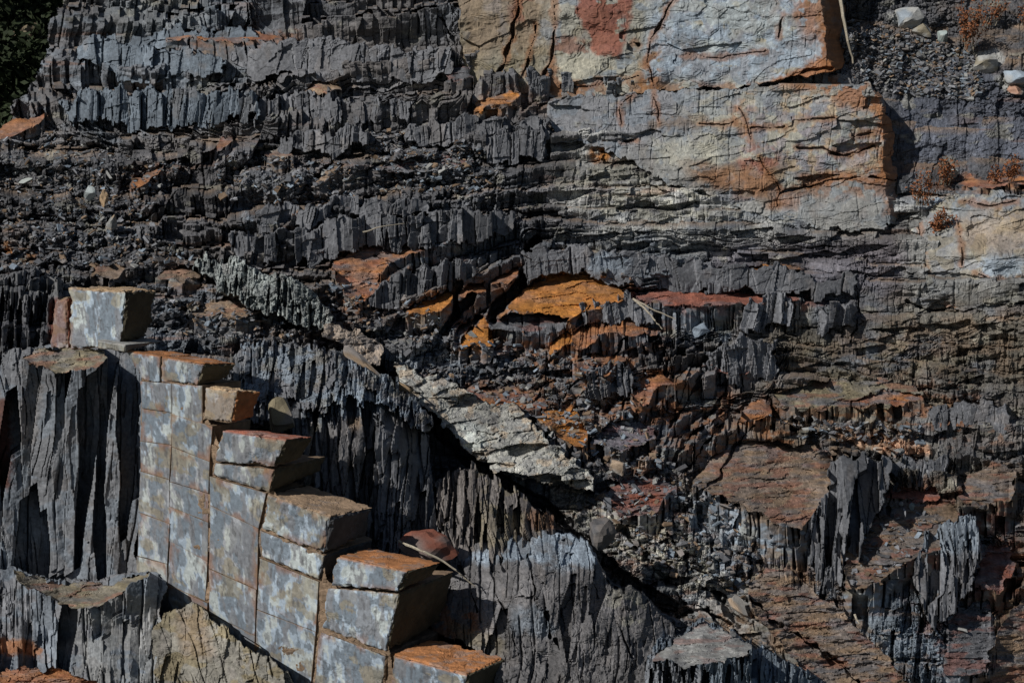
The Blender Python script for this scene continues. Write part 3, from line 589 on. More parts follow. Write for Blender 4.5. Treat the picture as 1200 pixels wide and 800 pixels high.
# ------------------------------------------------------------------ outcrops that stand in front of the slope
UN = (math.cos(R(33)), -math.sin(R(33)), 0.)      # along the jointed wall, to the right and towards the viewer
WN = Vector((-math.sin(R(33)), -math.cos(R(33)), 0)); WP = wv(460, 765, 14.3)
def outcrop(name, label, cat, poly, ctrl, style, base, paints=(), tops=(), fiss=(), rough=6, soft=2, sc=12, jag=5, jw=9, seed=0, back=1.3, group=None, mat=ROCK, kind=None, step=.85, side=None, amb=.5, top_bands=()):
    P_ = np.array(poly, float); pd = rough+soft*2+6+jag
    x = np.arange(max(P_[:, 0].min()-pd, -210), min(P_[:, 0].max()+pd, 1420), step)
    y = np.arange(max(P_[:, 1].min()-pd, -190), min(P_[:, 1].max()+pd, 980), step)
    x = x[(x > -14) & (x < 1214) | (np.arange(len(x)) % 3 == 0)]; y = y[(y > -12) & (y < 812) | (np.arange(len(y)) % 3 == 0)]
    X, Y = np.meshgrid(x.astype(np.float32), y.astype(np.float32))
    t0, gr = tps(ctrl, X, Y); G = np.clip(gr, .002, .05)
    st = dict(aL=.3, aM=.2, rf=.85, cC=.1, cF=.05, crk=.1, part=.03, rub=0., fine=.008, big=.08, jagC=6., jagF=5., gap=.85, fault=1., wc=19., wf=6.5, BL=BL)
    st.update(style); G = G*st.get('gk', 1.)
    t, sh, tr = relief(X, Y, t0, G, st, seed)
    det = t-t0
    tt, topm, riserm, TCOL, lab = treads(X, Y, t0, tops, seed) if tops else (t0, np.zeros(X.shape, np.float32), np.zeros(X.shape, np.float32), np.zeros(X.shape+(3,), np.float32), None)
    t = tt+det*(1-topm)+topm*tread_relief(X, Y)
    cst = np.zeros(X.shape, np.float32)
    for pl, hw, dp in fiss:
        d = seg_dist(pl, X+fbm(X/16, Y/16, 3, 210)*3.5, Y+fbm(X/16, Y/16, 3, 211)*3.5); cst = np.maximum(cst, ss(7, 1, d+fbm(X/8, Y/8, 3, 215)*5)); hw_ = hw*np.clip(.55+fbm(X/14, Y/14, 2, 212)*1.6, .12, 1.2); t = t+dp*.6*(1-ss(hw_*.5, hw_*1.15, d))
    for pl, hw, dp in top_bands:      # rounded shoulders that fall away behind the crest line
        pass
    if side:                          # (polyline of an arris, metres of return, px width): the face turns away to the right of it
        pl, dp, wd = side; px_ = np.interp(Y, [p[1] for p in pl], [p[0] for p in pl])+fbm(Y/9, Y/30, 3, 5+seed)*4
        t = t+dp*np.clip((X-px_)/wd, 0, 1.5)
    col = np.zeros(X.shape+(3,), np.float32)+np.asarray(base, np.float32)
    for i, q in enumerate(paints):
        pl, c, k = q[:3]; so, ro, sc_, pat = (q[3:]+(4, 8, 10, 0))[:4] if len(q) < 7 else q[3:7]
        ps = q[7] if len(q) > 7 else 14
        m = (mask(pl, X, Y, so, ro, 300+i+seed, sc_) if pl is not None else np.ones(X.shape, np.float32))*k
        if pat: m = m*ss(-pat*.6-.03, -pat*.6+.07, fbm(X/ps, Y/(ps*.8), 4, 340+i+seed))
        col = tint(col, m, c)
    col = tint(col, ss(.28, .5, fbm(X/20, Y/26, 4, 361+seed)), WAR*1.2, .4)
    if mat is SMOOTHROCK: col = tint(col, cst, ORB*.75, .6)
    col = col*(1+(np.clip(sh, .45, 1.7)-1)*amb*1.6)[..., None]
    if tops: col = np.where(topm[..., None] > .5, TCOL, col)
    col = col*(1+fbm(X/3.2, Y/3.2, 2, 175)*.22)[..., None]
    jt = (H(vor1(X, 0*X, jw, 3+seed)[0], 0*X, 7+seed)-.5)*2*jag+(H(vor1(X, 0*X, jw*.45, 5+seed)[0], 0*X, 8+seed)-.5)*jag
    m = mask(poly, X, Y, soft, rough, 400+seed, sc)
    mj = look(blur(raster(poly), soft), X+fbm(X/sc, Y/sc, 3, 11+seed)*rough, Y+jt*np.ones_like(Y)+fbm(X/sc, Y/sc, 3, 23+seed)*rough)
    t = t+back*ss(.5, .05, mj)**.7
    wx, wy, wz = world(X, Y, t)
    V = np.stack([wx, wy, wz], -1).reshape(-1, 3)
    k = (mj > .06); keep = k[:-1, :-1] & k[1:, 1:] & k[1:, :-1] & k[:-1, 1:]
    o = split_mesh(name, V, col.reshape(-1, 3), grid_faces(len(y), len(x), keep), mat)
    if kind: tag(o, kind=kind)
    else: tag(o, label, cat, group)
    return o, (x, y, t)
SHEER = dict(aL=.0, aM=.0, cC=.01, cF=.004, crk=.0, part=.0, flake=.012, ph=.026, phs=(56., 30.), phg=.93, big=.14, fine=.004, jagC=0, jagF=0, gap=.98)
ONE = np.array([-3000., 3000.]); LONG = ONE; LONG2 = beds(50, 120, 12)
ROWS = beds(13, 26, 21)

# the tall pale cliff, upper block, then the ledge block below it
outcrop('sandstone_cliff', 'tall pale grey cliff block with red stain and diagonal cracks at the top', 'cliff',
 [(536,-190),(986,-190),(989,40),(988,84),(970,86),(930,91),(880,102),(820,104),(760,108),(700,113),(655,116),(620,110),(570,110),(556,112),(548,92),(542,70),(540,40)],
 [(540,-130,23.1),(980,-130,22.9),(540,0,23.0),(760,0,22.85),(980,0,22.7),(560,110,22.8),(760,108,22.6),(980,85,22.5)], SHEER, PAL*.8,
 paints=[(None, CRE*.85, .6, 4, 8, 10, .0, 34), (None, BLU*.85, .7, 4, 8, 10, -.05, 22), (None, OLV*1.5, .5, 4, 8, 10, -.15, 26), ([(530,-190),(640,-190),(640,110),(530,120)], OLV*1.2, .75, 10, 14, 20, .3, 24), ([(530,-190),(660,-190),(640,60),(535,70)], BRN*1.3, .6, 10, 14, 20, .0, 14), ([(680,-190),(745,-190),(742,0),(736,40),(725,66),(705,70),(690,50),(676,20)], RED*1.25, .92, 3, 12, 12, .5),
  ([(655,45),(690,48),(690,64),(650,66)], RED, .7, 3, 8, 8, .2), ([(590,-60),(625,-60),(620,20),(600,30)], RED*1.2, .6, 5, 12, 12, .2), ([(655,66),(690,66),(720,70),(680,100),(640,106)], CRE*.9, .8, 5, 8),
  ([(770,-190),(965,-190),(965,95),(760,95)], BLU*1.35, .85, 10, 14, 20, .6), ([(770,-190),(960,-190),(960,95),(760,95)], SL*1.7, .7, 10, 14, 20, -.06, 11), ([(630,108),(640,80),(650,70),(655,95),(680,96),(690,104),(660,114)], ORB*.7, .8, 3, 6),
  ([(780,0),(900,-30),(960,20),(900,60),(800,60)], WHT*.9, .5, 8, 14, 14, .1), ([(932,-40),(962,-40),(962,45),(945,50),(930,20)], ORB*.9, .75, 6, 10, 12, .4), ([(960,-190),(1000,-190),(1000,95),(968,95),(962,50)], ORB*.75, .92, 3, 6),
  ([(880,104),(930,86),(960,66),(990,70),(990,100)], ORB, .9, 4, 6), ([(560,100),(880,96),(880,112),(560,124)], ORB*.7, .6, 3, 6, 10, .2), ([(750,70),(775,55),(775,108),(745,108)], ORA*.6, .7, 5, 8, 8, .1), ([(896,36),(912,10),(918,-30),(908,-30)], ORB*.5, .4)],
 fiss=[([(612,-60),(607,10),(600,45),(592,70),(580,96)], 2.6, .3), ([(628,32),(626,48),(618,76),(610,92)], 2., .25), ([(652,-60),(650,20),(648,60),(640,80),(634,110)], 2., .22), ([(792,-60),(790,0),(778,25),(762,45)], 2., .2),
  ([(762,45),(757,70),(762,90),(768,110)], 1.4, .12), ([(698,92),(712,95),(730,93),(748,89)], 2.6, .3), ([(918,20),(914,36),(912,44)], 1.6, .15), ([(742,50),(748,54)], 3, .25), ([(660,104),(700,100),(730,92)], 1.2, .1), ([(800,66),(860,66),(896,60)], .9, .06), ([(880,104),(920,94),(945,84),(975,80)], 2.2, .2)],
 side=([(0,-190),(964,-189),(964,0),(968,60),(978,84)], .55, 22), rough=5, soft=1, jag=0, seed=3, back=.7, mat=SMOOTHROCK, amb=.15)
outcrop('sandstone_cliff', 'broad pale layered cliff block with orange edges under the red stained cliff', 'cliff',
 [(640,118),(700,114),(760,108),(830,106),(900,100),(940,92),(985,88),(1004,100),(1016,96),(1036,112),(1040,140),(1048,160),(1046,190),(1052,212),(1053,262),(1010,272),(940,264),(880,250),(820,222),(780,215),(720,178),(690,168),(650,166)],
 [(640,120,22.2),(760,108,22.3),(900,100,22.2),(1040,110,22.1),(640,165,21.95),(800,190,21.9),(1040,200,21.9),(900,255,21.7),(1050,265,21.7)],
 dict(SHEER, flake=.010, lam=.006, ph=.035, phs=(44., 12.), big=.10, cC=.01, crk=.02), PAL*.8,
 paints=[([(640,100),(800,100),(800,175),(640,185)], SL*1.5, .9, 10, 14, 16, .6), ([(760,112),(830,110),(820,150),(770,150)], SL*1.5, .7, 8, 14), ([(800,120),(1020,110),(1040,205),(920,220),(830,200)], CRE*.9, .7, 10, 14, 20, .2, 18), ([(860,100),(1040,100),(1040,210),(880,210)], TAN*1.1, .6, 8, 14, 16, -.02, 13), ([(860,120),(1030,120),(1030,200),(860,200)], PUR*1.7, .6, 8, 14, 16, -.1, 12),
  (None, BLU*.85, .5, 4, 8, 10, -.1, 16), ([(760,165),(850,165),(850,195),(770,190)], CRE, .6, 8, 10), ([(800,192),(910,195),(912,235),(810,215)], BRN*1.35, .85, 8, 10, 14, .6), ([(812,195),(910,195),(910,232),(840,220)], ORB*.8, .6, 6, 10, 12, .0, 10), ([(868,175),(900,165),(915,180),(900,200),(868,195)], RED*1.5, .7, 4, 10, 8, .1),
  ([(856,125),(880,120),(890,160),(870,170)], ORB*.8, .5, 5, 10, 8, .1), ([(895,100),(985,88),(1012,96),(1036,112),(1030,130),(990,125),(960,108)], ORB*1.05, .75, 5, 8, 12, .3), ([(1022,120),(1060,130),(1060,215),(1026,212),(1034,170)], ORB*1.0, .85, 4, 8),
  ([(930,205),(1040,195),(1050,212),(940,222)], ORB*.8, .7, 4, 8, 10, .2), ([(905,226),(1000,214),(1060,214),(1058,280),(1040,280),(1036,230),(960,232)], ORB*.75, .6, 4, 8, 10, .3), ([(900,235),(940,228),(930,246),(900,244)], ORB, .6),
  ([(760,140),(830,136),(830,146),(760,152)], BRN*1.1, .6, 3, 6), ([(930,236),(1030,230),(1030,262),(940,266)], PAL*.8, .6, 8, 10)],
 fiss=[([(766,108),(770,130),(772,145)], 1., .08), ([(740,112),(726,125),(728,145)], 1.2, .1), ([(914,226),(940,218),(980,210),(1020,208),(1048,210)], 2.2, .25), ([(912,240),(914,222),(900,200),(890,185)], 1., .08), ([(975,178),(990,183),(1005,178),(1025,170)], 2., .2),
  ([(935,172),(965,172),(985,182)], 1.6, .15), ([(1000,158),(1024,156)], 1.4, .12), ([(730,165),(745,166)], 1.6, .15), ([(880,165),(878,150),(866,126)], 1., .08), ([(880,150),(920,148)], 1.2, .1), ([(940,140),(980,138)], 1.2, .1), ([(820,145),(860,146)], 1.2, .1)],
 side=([(0,80),(1020,100),(1032,120),(1036,160),(1036,205),(1044,262)], .45, 18), rough=6, soft=1, jag=1, seed=9, back=.5, mat=SMOOTHROCK, amb=.2)
outcrop('pale_slab_face', 'pale cream and grey fractured slab at the right edge below the dry plants', 'rock slab',
 [(1053,275),(1075,262),(1100,240),(1114,228),(1200,226),(1400,226),(1400,352),(1200,352),(1170,358),(1130,364),(1085,356),(1062,340),(1050,310)],
 [(1055,280,21.75),(1114,228,21.75),(1400,226,21.7),(1060,340,21.25),(1200,352,21.1),(1400,352,21.1),(1200,290,21.3)], dict(SHEER, ph=.03, phs=(52., 17.), flake=.012, big=.12), PAL*1.0,
 paints=[(None, CRE*.9, .7, 4, 8, 10, .1, 30), (None, SL*1.6, .7, 4, 8, 10, -.02, 22), (None, OLV*1.5, .5, 4, 8, 10, -.1, 18), ([(1112,222),(1400,222),(1400,262),(1112,266)], BLU*1.05, .7, 6, 8, 10, .2), ([(1150,300),(1200,300),(1200,322),(1150,326)], BLU*1.3, .8, 3, 6), ([(1130,250),(1300,240),(1200,290),(1120,300)], TAN, .5, 6, 10, 12, .0)],
 fiss=[([(1056,352),(1085,358),(1130,356),(1170,350),(1210,348)], 1.8, .2), ([(1122,262),(1126,290),(1128,310)], 1.2, .1), ([(1075,262),(1082,290),(1086,320)], 1., .1), ([(1145,320),(1160,328),(1200,326)], 1.3, .12), ([(1130,236),(1160,240),(1190,236)], 1.1, .1)],
 rough=9, soft=1, jag=1, seed=77, back=.4, mat=SMOOTHROCK, amb=.35)
# rows of upright risers
def risers(label, poly, tt, wc, base=SL, seed=0, cC=.12, gap=.82, paints=(), **kw):
    P_ = np.array(poly); xa, xb, ya, yb = P_[:, 0].min(), P_[:, 0].max(), P_[:, 1].min(), P_[:, 1].max()
    a = float(t0G[row_at(yb), np.searchsorted(xs, xa)])-.07; b = float(t0G[row_at(yb), min(np.searchsorted(xs, xb), len(xs)-1)])-.07; c = [(xa, ya, a+.12), (xb, ya, b+.12), (xa, yb, a), (xb, yb, b), ((xa+xb)/2, ya, (a+b)/2+.1)]
    st = dict(aL=0, aM=0, part=0, cC=cC*.85, cF=.012, wc=wc*1.35, crk=.08, gap=gap, ph=.012, phs=(30., 14.), p2=.3, pv=cC*.42, pvs=(wc*1.6, 60.), pvg=.9, fine=.006, big=.03, jagC=4, jagF=2, BL=LONG, fault=0); st.update(kw)
    return outcrop('slate_riser', label, 'rock step', poly, c, st, base, paints, jag=4.5, jw=wc*1.1, rough=9, seed=seed, back=.45, group='rows of upright slate columns')
risers('row of upright slate columns below the orange ledge by the pale cliff', [(478,146),(520,142),(560,138),(600,140),(641,141),(642,168),(600,172),(560,176),(520,170),(480,168)], (21.2,21.3), 13, SL*1.1, 21)
risers('lower row of broad slate columns left of the grey cliff wall', [(555,162),(600,150),(640,148),(641,166),(636,186),(590,190),(556,180)], (21.15,21.1), 12, SL*1.1, 22)
risers('dark row of slate columns across the middle of the slope', [(270,276),(320,272),(380,262),(440,252),(520,250),(600,248),(604,268),(560,284),(480,291),(430,292),(400,300),(360,308),(300,306),(272,298)], (19.6,20.0), 13, SL, 23, cC=.16)
risers('upper row of mid grey slate columns on the middle terraces', [(300,248),(360,242),(420,232),(500,236),(500,250),(440,252),(380,262),(302,276)], (20.1,20.5), 16, SL*1.15, 24)
risers('smooth grey step behind the big orange ledge', [(616,296),(660,292),(720,300),(800,308),(880,316),(960,322),(1004,322),(1004,344),(930,346),(850,344),(770,340),(728,338),(690,322),(650,324),(618,332)], (20.1,20.6), 30, SL*1.15, 25, cC=.07, gap=.93, cF=.012, paints=[([(690,296),(740,300),(738,320),(690,316)], BLU, .6)])
risers('dark fins rising to the right above the narrow orange ledge', [(432,350),(450,330),(480,318),(520,310),(560,306),(566,318),(545,330),(520,342),(500,350),(480,360),(440,360),(430,356)], (18.9,19.3), 9, SL, 26, cC=.14)
risers('fan of pale slate columns right of the red ledge', [(872,356),(900,348),(940,354),(1000,366),(1004,384),(960,388),(920,380),(880,392),(868,380)], (19.8,20.2), 14, SL*1.35, 27)
risers('short columns under the edge of the big orange ledge', [(664,366),(700,352),(728,350),(760,360),(772,380),(740,378),(700,380),(668,388)], (19.05,19.2), 8, SL*1.3, 28, cC=.12)
risers('high terrace of broad slate blocks beneath the top edge', [(150,40),(220,34),(300,36),(300,52),(220,56),(150,58)], (23.6,23.7), 15, BLU*.65, 29)
risers('broad dark slate blocks high on the left terraces', [(270,56),(330,50),(400,50),(470,54),(530,60),(530,90),(470,92),(400,92),(330,88),(275,84)], (23.0,23.1), 22, SL*1.2, 30, cC=.16)
risers('fine blue grey columns on the left terraces', [(70,118),(120,106),(200,104),(300,112),(300,138),(240,146),(160,150),(90,140)], (22.9,22.9), 8, BLU*.62, 31, cC=.14)
risers('tall blue grey face near the left skyline', [(90,70),(110,44),(160,48),(200,60),(260,66),(262,84),(200,90),(130,92)], (23.4,23.5), 14, BLU*.68, 32, cC=.1)
risers('grey columns in the middle of the left terraces', [(300,118),(380,112),(440,116),(480,118),(480,140),(420,142),(360,146),(300,142)], (22.3,22.3), 11, SL*1.15, 33)
risers('low row of slate columns above the rubble apron', [(330,160),(400,152),(436,150),(440,170),(400,178),(330,182)], (21.6,21.7), 9, SL, 34)
risers('broad dark fins beside the dark crack on the right', [(830,410),(870,398),(905,400),(912,440),(895,452),(840,448),(820,436)], (19.0,19.2), 14, SL*1.1, 35, cC=.15)
risers('row of black fins beneath a small orange ledge', [(688,436),(720,430),(740,432),(740,460),(712,468),(688,462)], (18.3,18.4), 7, SL, 36, cC=.14)
risers('square columns at the upper left of the small red stained boulder', [(1090,478),(1180,470),(1182,508),(1140,508),(1092,502)], (19.2,19.3), 19, SL*1.1, 37, cC=.1, gap=.9)
risers('dark columns ending at the right end of the brown ledge', [(1044,540),(1110,536),(1112,572),(1046,574)], (18.2,18.4), 12, SL*1.1, 38, cC=.08)

# tall fins to the right of the brown streaked ledge
outcrop('slate_fin_outcrop', 'cluster of tall dark slate fins between the two brown ledges', 'rock outcrop',
 [(938,640),(950,610),(970,575),(976,545),(1000,538),(1040,536),(1046,560),(1030,600),(1012,640),(1000,680),(984,700),(950,695),(940,670)],
 [(940,640,17.0),(1040,540,18.0),(960,690,16.5),(1000,620,17.0),(975,570,17.3)], dict(cC=.05, wc=15, crk=.08, aL=0, aM=0, part=0, BL=LONG, p2=.4, pv=.15, pvs=(18., 70.), slant=-.12, gap=.9), SL*1.15, seed=41, rough=6)
outcrop('slate_fin_outcrop', 'blue grey fluted outcrop below the long brown ledge at the right', 'rock outcrop',
 [(1070,660),(1085,630),(1110,612),(1140,606),(1150,640),(1140,690),(1110,730),(1098,742),(1080,720)],
 [(1075,660,17.0),(1145,610,17.4),(1080,720,16.4),(1130,700,16.7)], dict(cC=.04, wc=13, crk=.08, aL=0, aM=0, part=0, BL=LONG, pv=.13, pvs=(11., 50.), gap=.9), SL*1.25,
 paints=[([(1080,600),(1150,600),(1150,640),(1080,660)], BLU, .7)], seed=42, rough=6)

# pale ridges lying across the slope
outcrop('pale_rock_ridge', 'blue green crumpled ridge slanting down behind the upper blocks', 'rock ridge',
 [(224,310),(236,300),(262,302),(300,312),(340,326),(368,344),(392,370),(384,384),(352,380),(310,364),(276,348),(246,328)],
 [(230,305,18.9),(390,370,18.2),(250,330,18.5),(300,335,18.4),(330,370,18.1),(340,330,18.5)], dict(aL=0, aM=0, cC=.01, cF=.01, wf=4.5, pv=.06, pvs=(6., 13.), rub=.03, part=0), GRN*1.25, paints=[(None, PAL, .5, 4, 8, 10, 0, 12), (None, SLD, .35, 4, 8, 10, -.1, 8)], seed=51, rough=9, jag=3, jw=6)
outcrop('pale_rock_ridge', 'cream and grey lumpy ridge slanting across the middle of the slope', 'rock ridge',
 [(455,430),(482,432),(520,446),(556,462),(604,480),(636,504),(664,534),(690,556),(700,574),(668,566),(628,562),(590,554),(556,532),(530,506),(505,484),(480,458)],
 [(465,436,17.7),(610,475,17.5),(500,480,17.1),(560,500,17.05),(640,550,16.6),(665,540,16.8),(560,540,16.7)], dict(aL=0, aM=0, cC=.0, cF=.0, crk=.0, ph=.09, phs=(38., 13.), flake=.012, rub=.012, part=0), CRE*1.12,
 paints=[(None, PAL*1.1, .7, 4, 8, 10, 0, 14), (None, TAN*1.2, .5, 4, 8, 10, -.15, 10), ([(535,490),(565,500),(570,530),(545,525)], WHT*1.2, .8), (None, SLD*1.4, .5, 4, 8, 10, -.2, 9)], seed=52, rough=10, jag=2)
outcrop('pale_rock_ridge', 'small cream and pink lump of rock at the head of the lumpy ridge', 'rock ridge',
 [(372,368),(396,378),(430,392),(452,408),(450,424),(430,424),(404,408),(380,392)],
 [(375,370,18.2),(450,410,18.0),(400,405,17.7),(440,425,17.6)], dict(aL=0, aM=0, cC=.01, cF=.01, crk=.02, ph=.08, phs=(20., 9.), flake=.02, rub=.02, part=0), CRE*1.0,
 paints=[(None, np.array([.34,.24,.19]), .6, 4, 8, 10, 0, 10), (None, SLD*1.2, .6, 4, 8, 10, -.1, 8)], seed=53, rough=9, jag=2)

# foreground outcrops
outcrop('slate_outcrop', 'dark ragged outcrop at the left edge above the fluted wall', 'rock outcrop',
 [(-210,322),(0,326),(30,318),(62,322),(84,334),(84,372),(78,404),(40,412),(0,416),(-210,420)],
 [(-60,330,17.8),(80,330,17.9),(-60,410,17.2),(80,405,17.3)], dict(cC=.07, cF=.04, wc=11, wf=5, crk=.08, aL=.5, aM=.2, gap=.8, gk=2, pv=.13, pvs=(9., 34.)), SLD*1.4,
 paints=[([(60,350),(80,348),(80,406),(56,406)], RED*1.1, .9, 2, 4), ([(0,318),(90,318),(90,346),(0,350)], PAL*.7, .4, 4, 8, 10, .1)], seed=61, rough=7, jag=5)
outcrop('fluted_slate_wall', 'tall fluted wall of grey slate pillars at the left edge', 'rock wall',
 [(-210,410),(0,414),(30,408),(90,402),(130,406),(160,420),(170,446),(168,520),(165,600),(160,650),(170,690),(120,700),(60,690),(0,684),(-210,690)],
 [(-200,412,17.3),(0,414,17.1),(120,406,17.0),(160,430,16.6),(0,436,16.75),(80,440,16.65),(0,560,16.6),(80,560,16.5),(165,560,16.3),(-200,690,16.6),(0,690,16.4),(160,690,16.1)],
 dict(p2=.12, pv=.16, pvs=(30., 120.), pvg=.60, cC=.03, cF=.015, wc=16, wf=7, crk=.05, aL=0, aM=0, part=.0, gap=.9, BL=LONG, jagC=10, jagF=4, big=.06, fz=-.12, fault=0), SL*1.35,
 paints=[(None, BLU*.8, .55, 4, 8, 10, .0, 22), (None, WAR*1.1, .4, 4, 8, 10, -.1, 26), ([(-30,470),(14,466),(14,570),(-30,580)], RED*.6, .9, 4, 6), ([(15,470),(48,466),(46,520),(18,530)], WAR*1.2, .6)],
 tops=[([(20,422),(50,410),(88,404),(122,408),(126,420),(112,434),(84,438),(62,430),(40,430)], 60, .1, OLV*1.35, .4, '')], seed=62, rough=6, jag=3, jw=14)
outcrop('slate_bench', 'curved bench of slate with an olive brown top at the lower left', 'rock outcrop',
 [(-210,662),(0,664),(20,664),(60,676),(110,680),(150,672),(184,668),(196,690),(188,722),(196,760),(204,975),(-210,975)],
 [(-200,665,16.2),(0,665,16.1),(100,690,15.95),(185,672,15.7),(0,700,15.7),(100,716,15.5),(160,700,15.35),(0,800,15.3),(100,800,15.1),(190,800,14.9),(0,970,15.1),(190,970,14.7)],
 dict(p2=.14, pv=.12, pvs=(24., 78.), pvg=.62, cC=.04, cF=.02, wc=15, wf=7, crk=.06, aL=0, aM=0, part=0, gap=.85, BL=ONE, jagC=8, big=.12, fault=.4, fz=-.1), SL*1.45,
 paints=[(None, BLU*.9, .6, 4, 8, 10, .1, 22), ([(90,690),(190,690),(196,800),(90,810)], PAL*.85, .6, 8, 12, 14, .3), ([(-60,746),(30,748),(52,760),(48,768),(-60,764)], ORB, .85, 2, 4)],
 tops=[([(14,668),(42,677),(80,685),(124,686),(160,674),(180,670),(150,690),(132,704),(108,712),(86,712),(58,700),(36,690)], 34, .22, OLV*1.1, .35, ''),
       ([(-210,794),(0,786),(30,780),(78,786),(112,802),(122,836),(-210,836)], 26, .3, ORB*.95, .25, '')], seed=63, rough=5, jag=2.5)
outcrop('leaning_slab', 'brown grey leaning slab at the foot of the jointed wall', 'rock slab',
 [(180,740),(190,722),(206,712),(222,706),(236,710),(256,730),(290,756),(330,786),(366,820),(376,975),(178,975)],
 [(185,740,15.0),(222,706,15.1),(330,786,14.5),(190,800,14.8),(300,830,14.2),(250,970,14.3)], dict(aL=0, aM=0, cC=.02, cF=.01, wc=22, crk=.05, flake=.008, pv=.05, pvs=(26., 60.), big=.1, slant=-.4, BL=LONG, gap=.95), OLV*1.15,
 paints=[(None, PAL*.7, .6, 4, 8, 10, .1, 18), ([(205,715),(240,715),(250,770),(215,770)], BRN*1.2, .5)], seed=64, rough=5, jag=3)
outcrop('slate_fin_outcrop', 'dark jagged outcrop of slate fins behind the stepped blocks', 'rock outcrop',
 [(268,425),(280,408),(310,404),(350,408),(390,412),(420,430),(450,450),(474,468),(490,488),(500,512),(508,545),(514,600),(520,655),(470,660),(430,640),(404,600),(364,590),(352,520),(300,494),(272,470)],
 [(275,415,17.0),(390,412,17.1),(480,464,16.9),(520,545,16.6),(300,450,16.6),(400,450,16.5),(350,480,16.2),(450,490,16.1),(360,580,15.8),(440,560,15.8),(500,600,15.9),(450,650,15.5),(520,650,15.7)],
 dict(p2=.42, pv=.12, pvs=(20., 56.), pvg=.74, cC=.04, cF=.03, wc=13, wf=5.5, crk=.07, aL=0, aM=0, part=0, gap=.85, BL=ONE, jagC=12, jagF=8, big=.1, fz=.05), SL*1.1,
 paints=[([(270,400),(400,405),(440,440),(380,470),(340,450),(270,440)], BLU*.75, .6, 8, 10, 12, .1, 12), ([(385,480),(400,462),(440,462),(460,474),(430,486),(400,488)], BLU*1.15, .85, 3, 6), ([(350,470),(385,465),(380,500),(350,500)], BLU, .6), ([(360,480),(372,478),(366,600),(356,600)], OLV*1.2, .7), ([(408,488),(424,488),(424,506),(410,504)], TAN, .6, 2, 4),
  ([(380,500),(440,500),(440,640),(372,600)], WAR*.85, .5)], seed=65, rough=6, jag=5, jw=8)
outcrop('crumbled_crest', 'crumbly blue grey crest band along the top of the dark jagged outcrop', 'rock outcrop',
 [(270,424),(282,408),(312,404),(350,406),(392,410),(422,428),(454,446),(482,462),(504,482),(512,500),(490,500),(470,486),(440,472),(410,466),(386,476),(366,496),(344,470),(300,476),(276,456)],
 [(275,410,16.95),(392,410,17.0),(480,462,16.8),(510,500,16.5),(300,470,16.35),(380,480,16.0),(440,470,16.0),(500,495,16.1),(350,440,16.5)],
 dict(pv=.07, pvs=(8., 20.), p2=.6, cC=.02, cF=.01, crk=.03, aL=0, aM=0, part=0, BL=ONE, big=.1, rub=.02), SL*1.15,
 paints=[(None, BLU*.95, .7, 4, 8, 10, .05, 16), ([(385,480),(395,462),(440,460),(462,474),(430,486),(400,488)], BLU*1.3, .8, 3, 6), (None, OLV, .4, 4, 8, 10, -.2, 12)], seed=75, rough=8, jag=6, jw=6)
outcrop('slate_fin_outcrop', 'brown grey shoulder of slate above the rounded mound', 'rock outcrop',
 [(508,572),(520,556),(534,544),(552,545),(576,558),(604,576),(632,594),(648,606),(652,628),(620,650),(560,660),(520,660),(512,610)],
 [(515,550,16.4),(552,528,16.5),(650,600,16.1),(520,640,15.6),(580,600,15.8),(640,640,15.6)], dict(pv=.11, pvs=(10., 40.), cC=.03, cF=.03, wc=13, wf=5, crk=.05, aL=0, aM=0, part=0, gap=.8, BL=ONE, slant=-.25, jagC=8, jagF=8), WAR*1.0,
 paints=[([(560,540),(640,590),(640,625),(560,620)], OLV*1.2, .55, 6, 10, 12, .1), ([(560,600),(620,600),(600,640),(560,640)], OLV*1.5, .6), ([(615,598),(650,598),(650,622),(615,622)], ORB*.6, .6)], seed=66, rough=6, jag=5, jw=8)
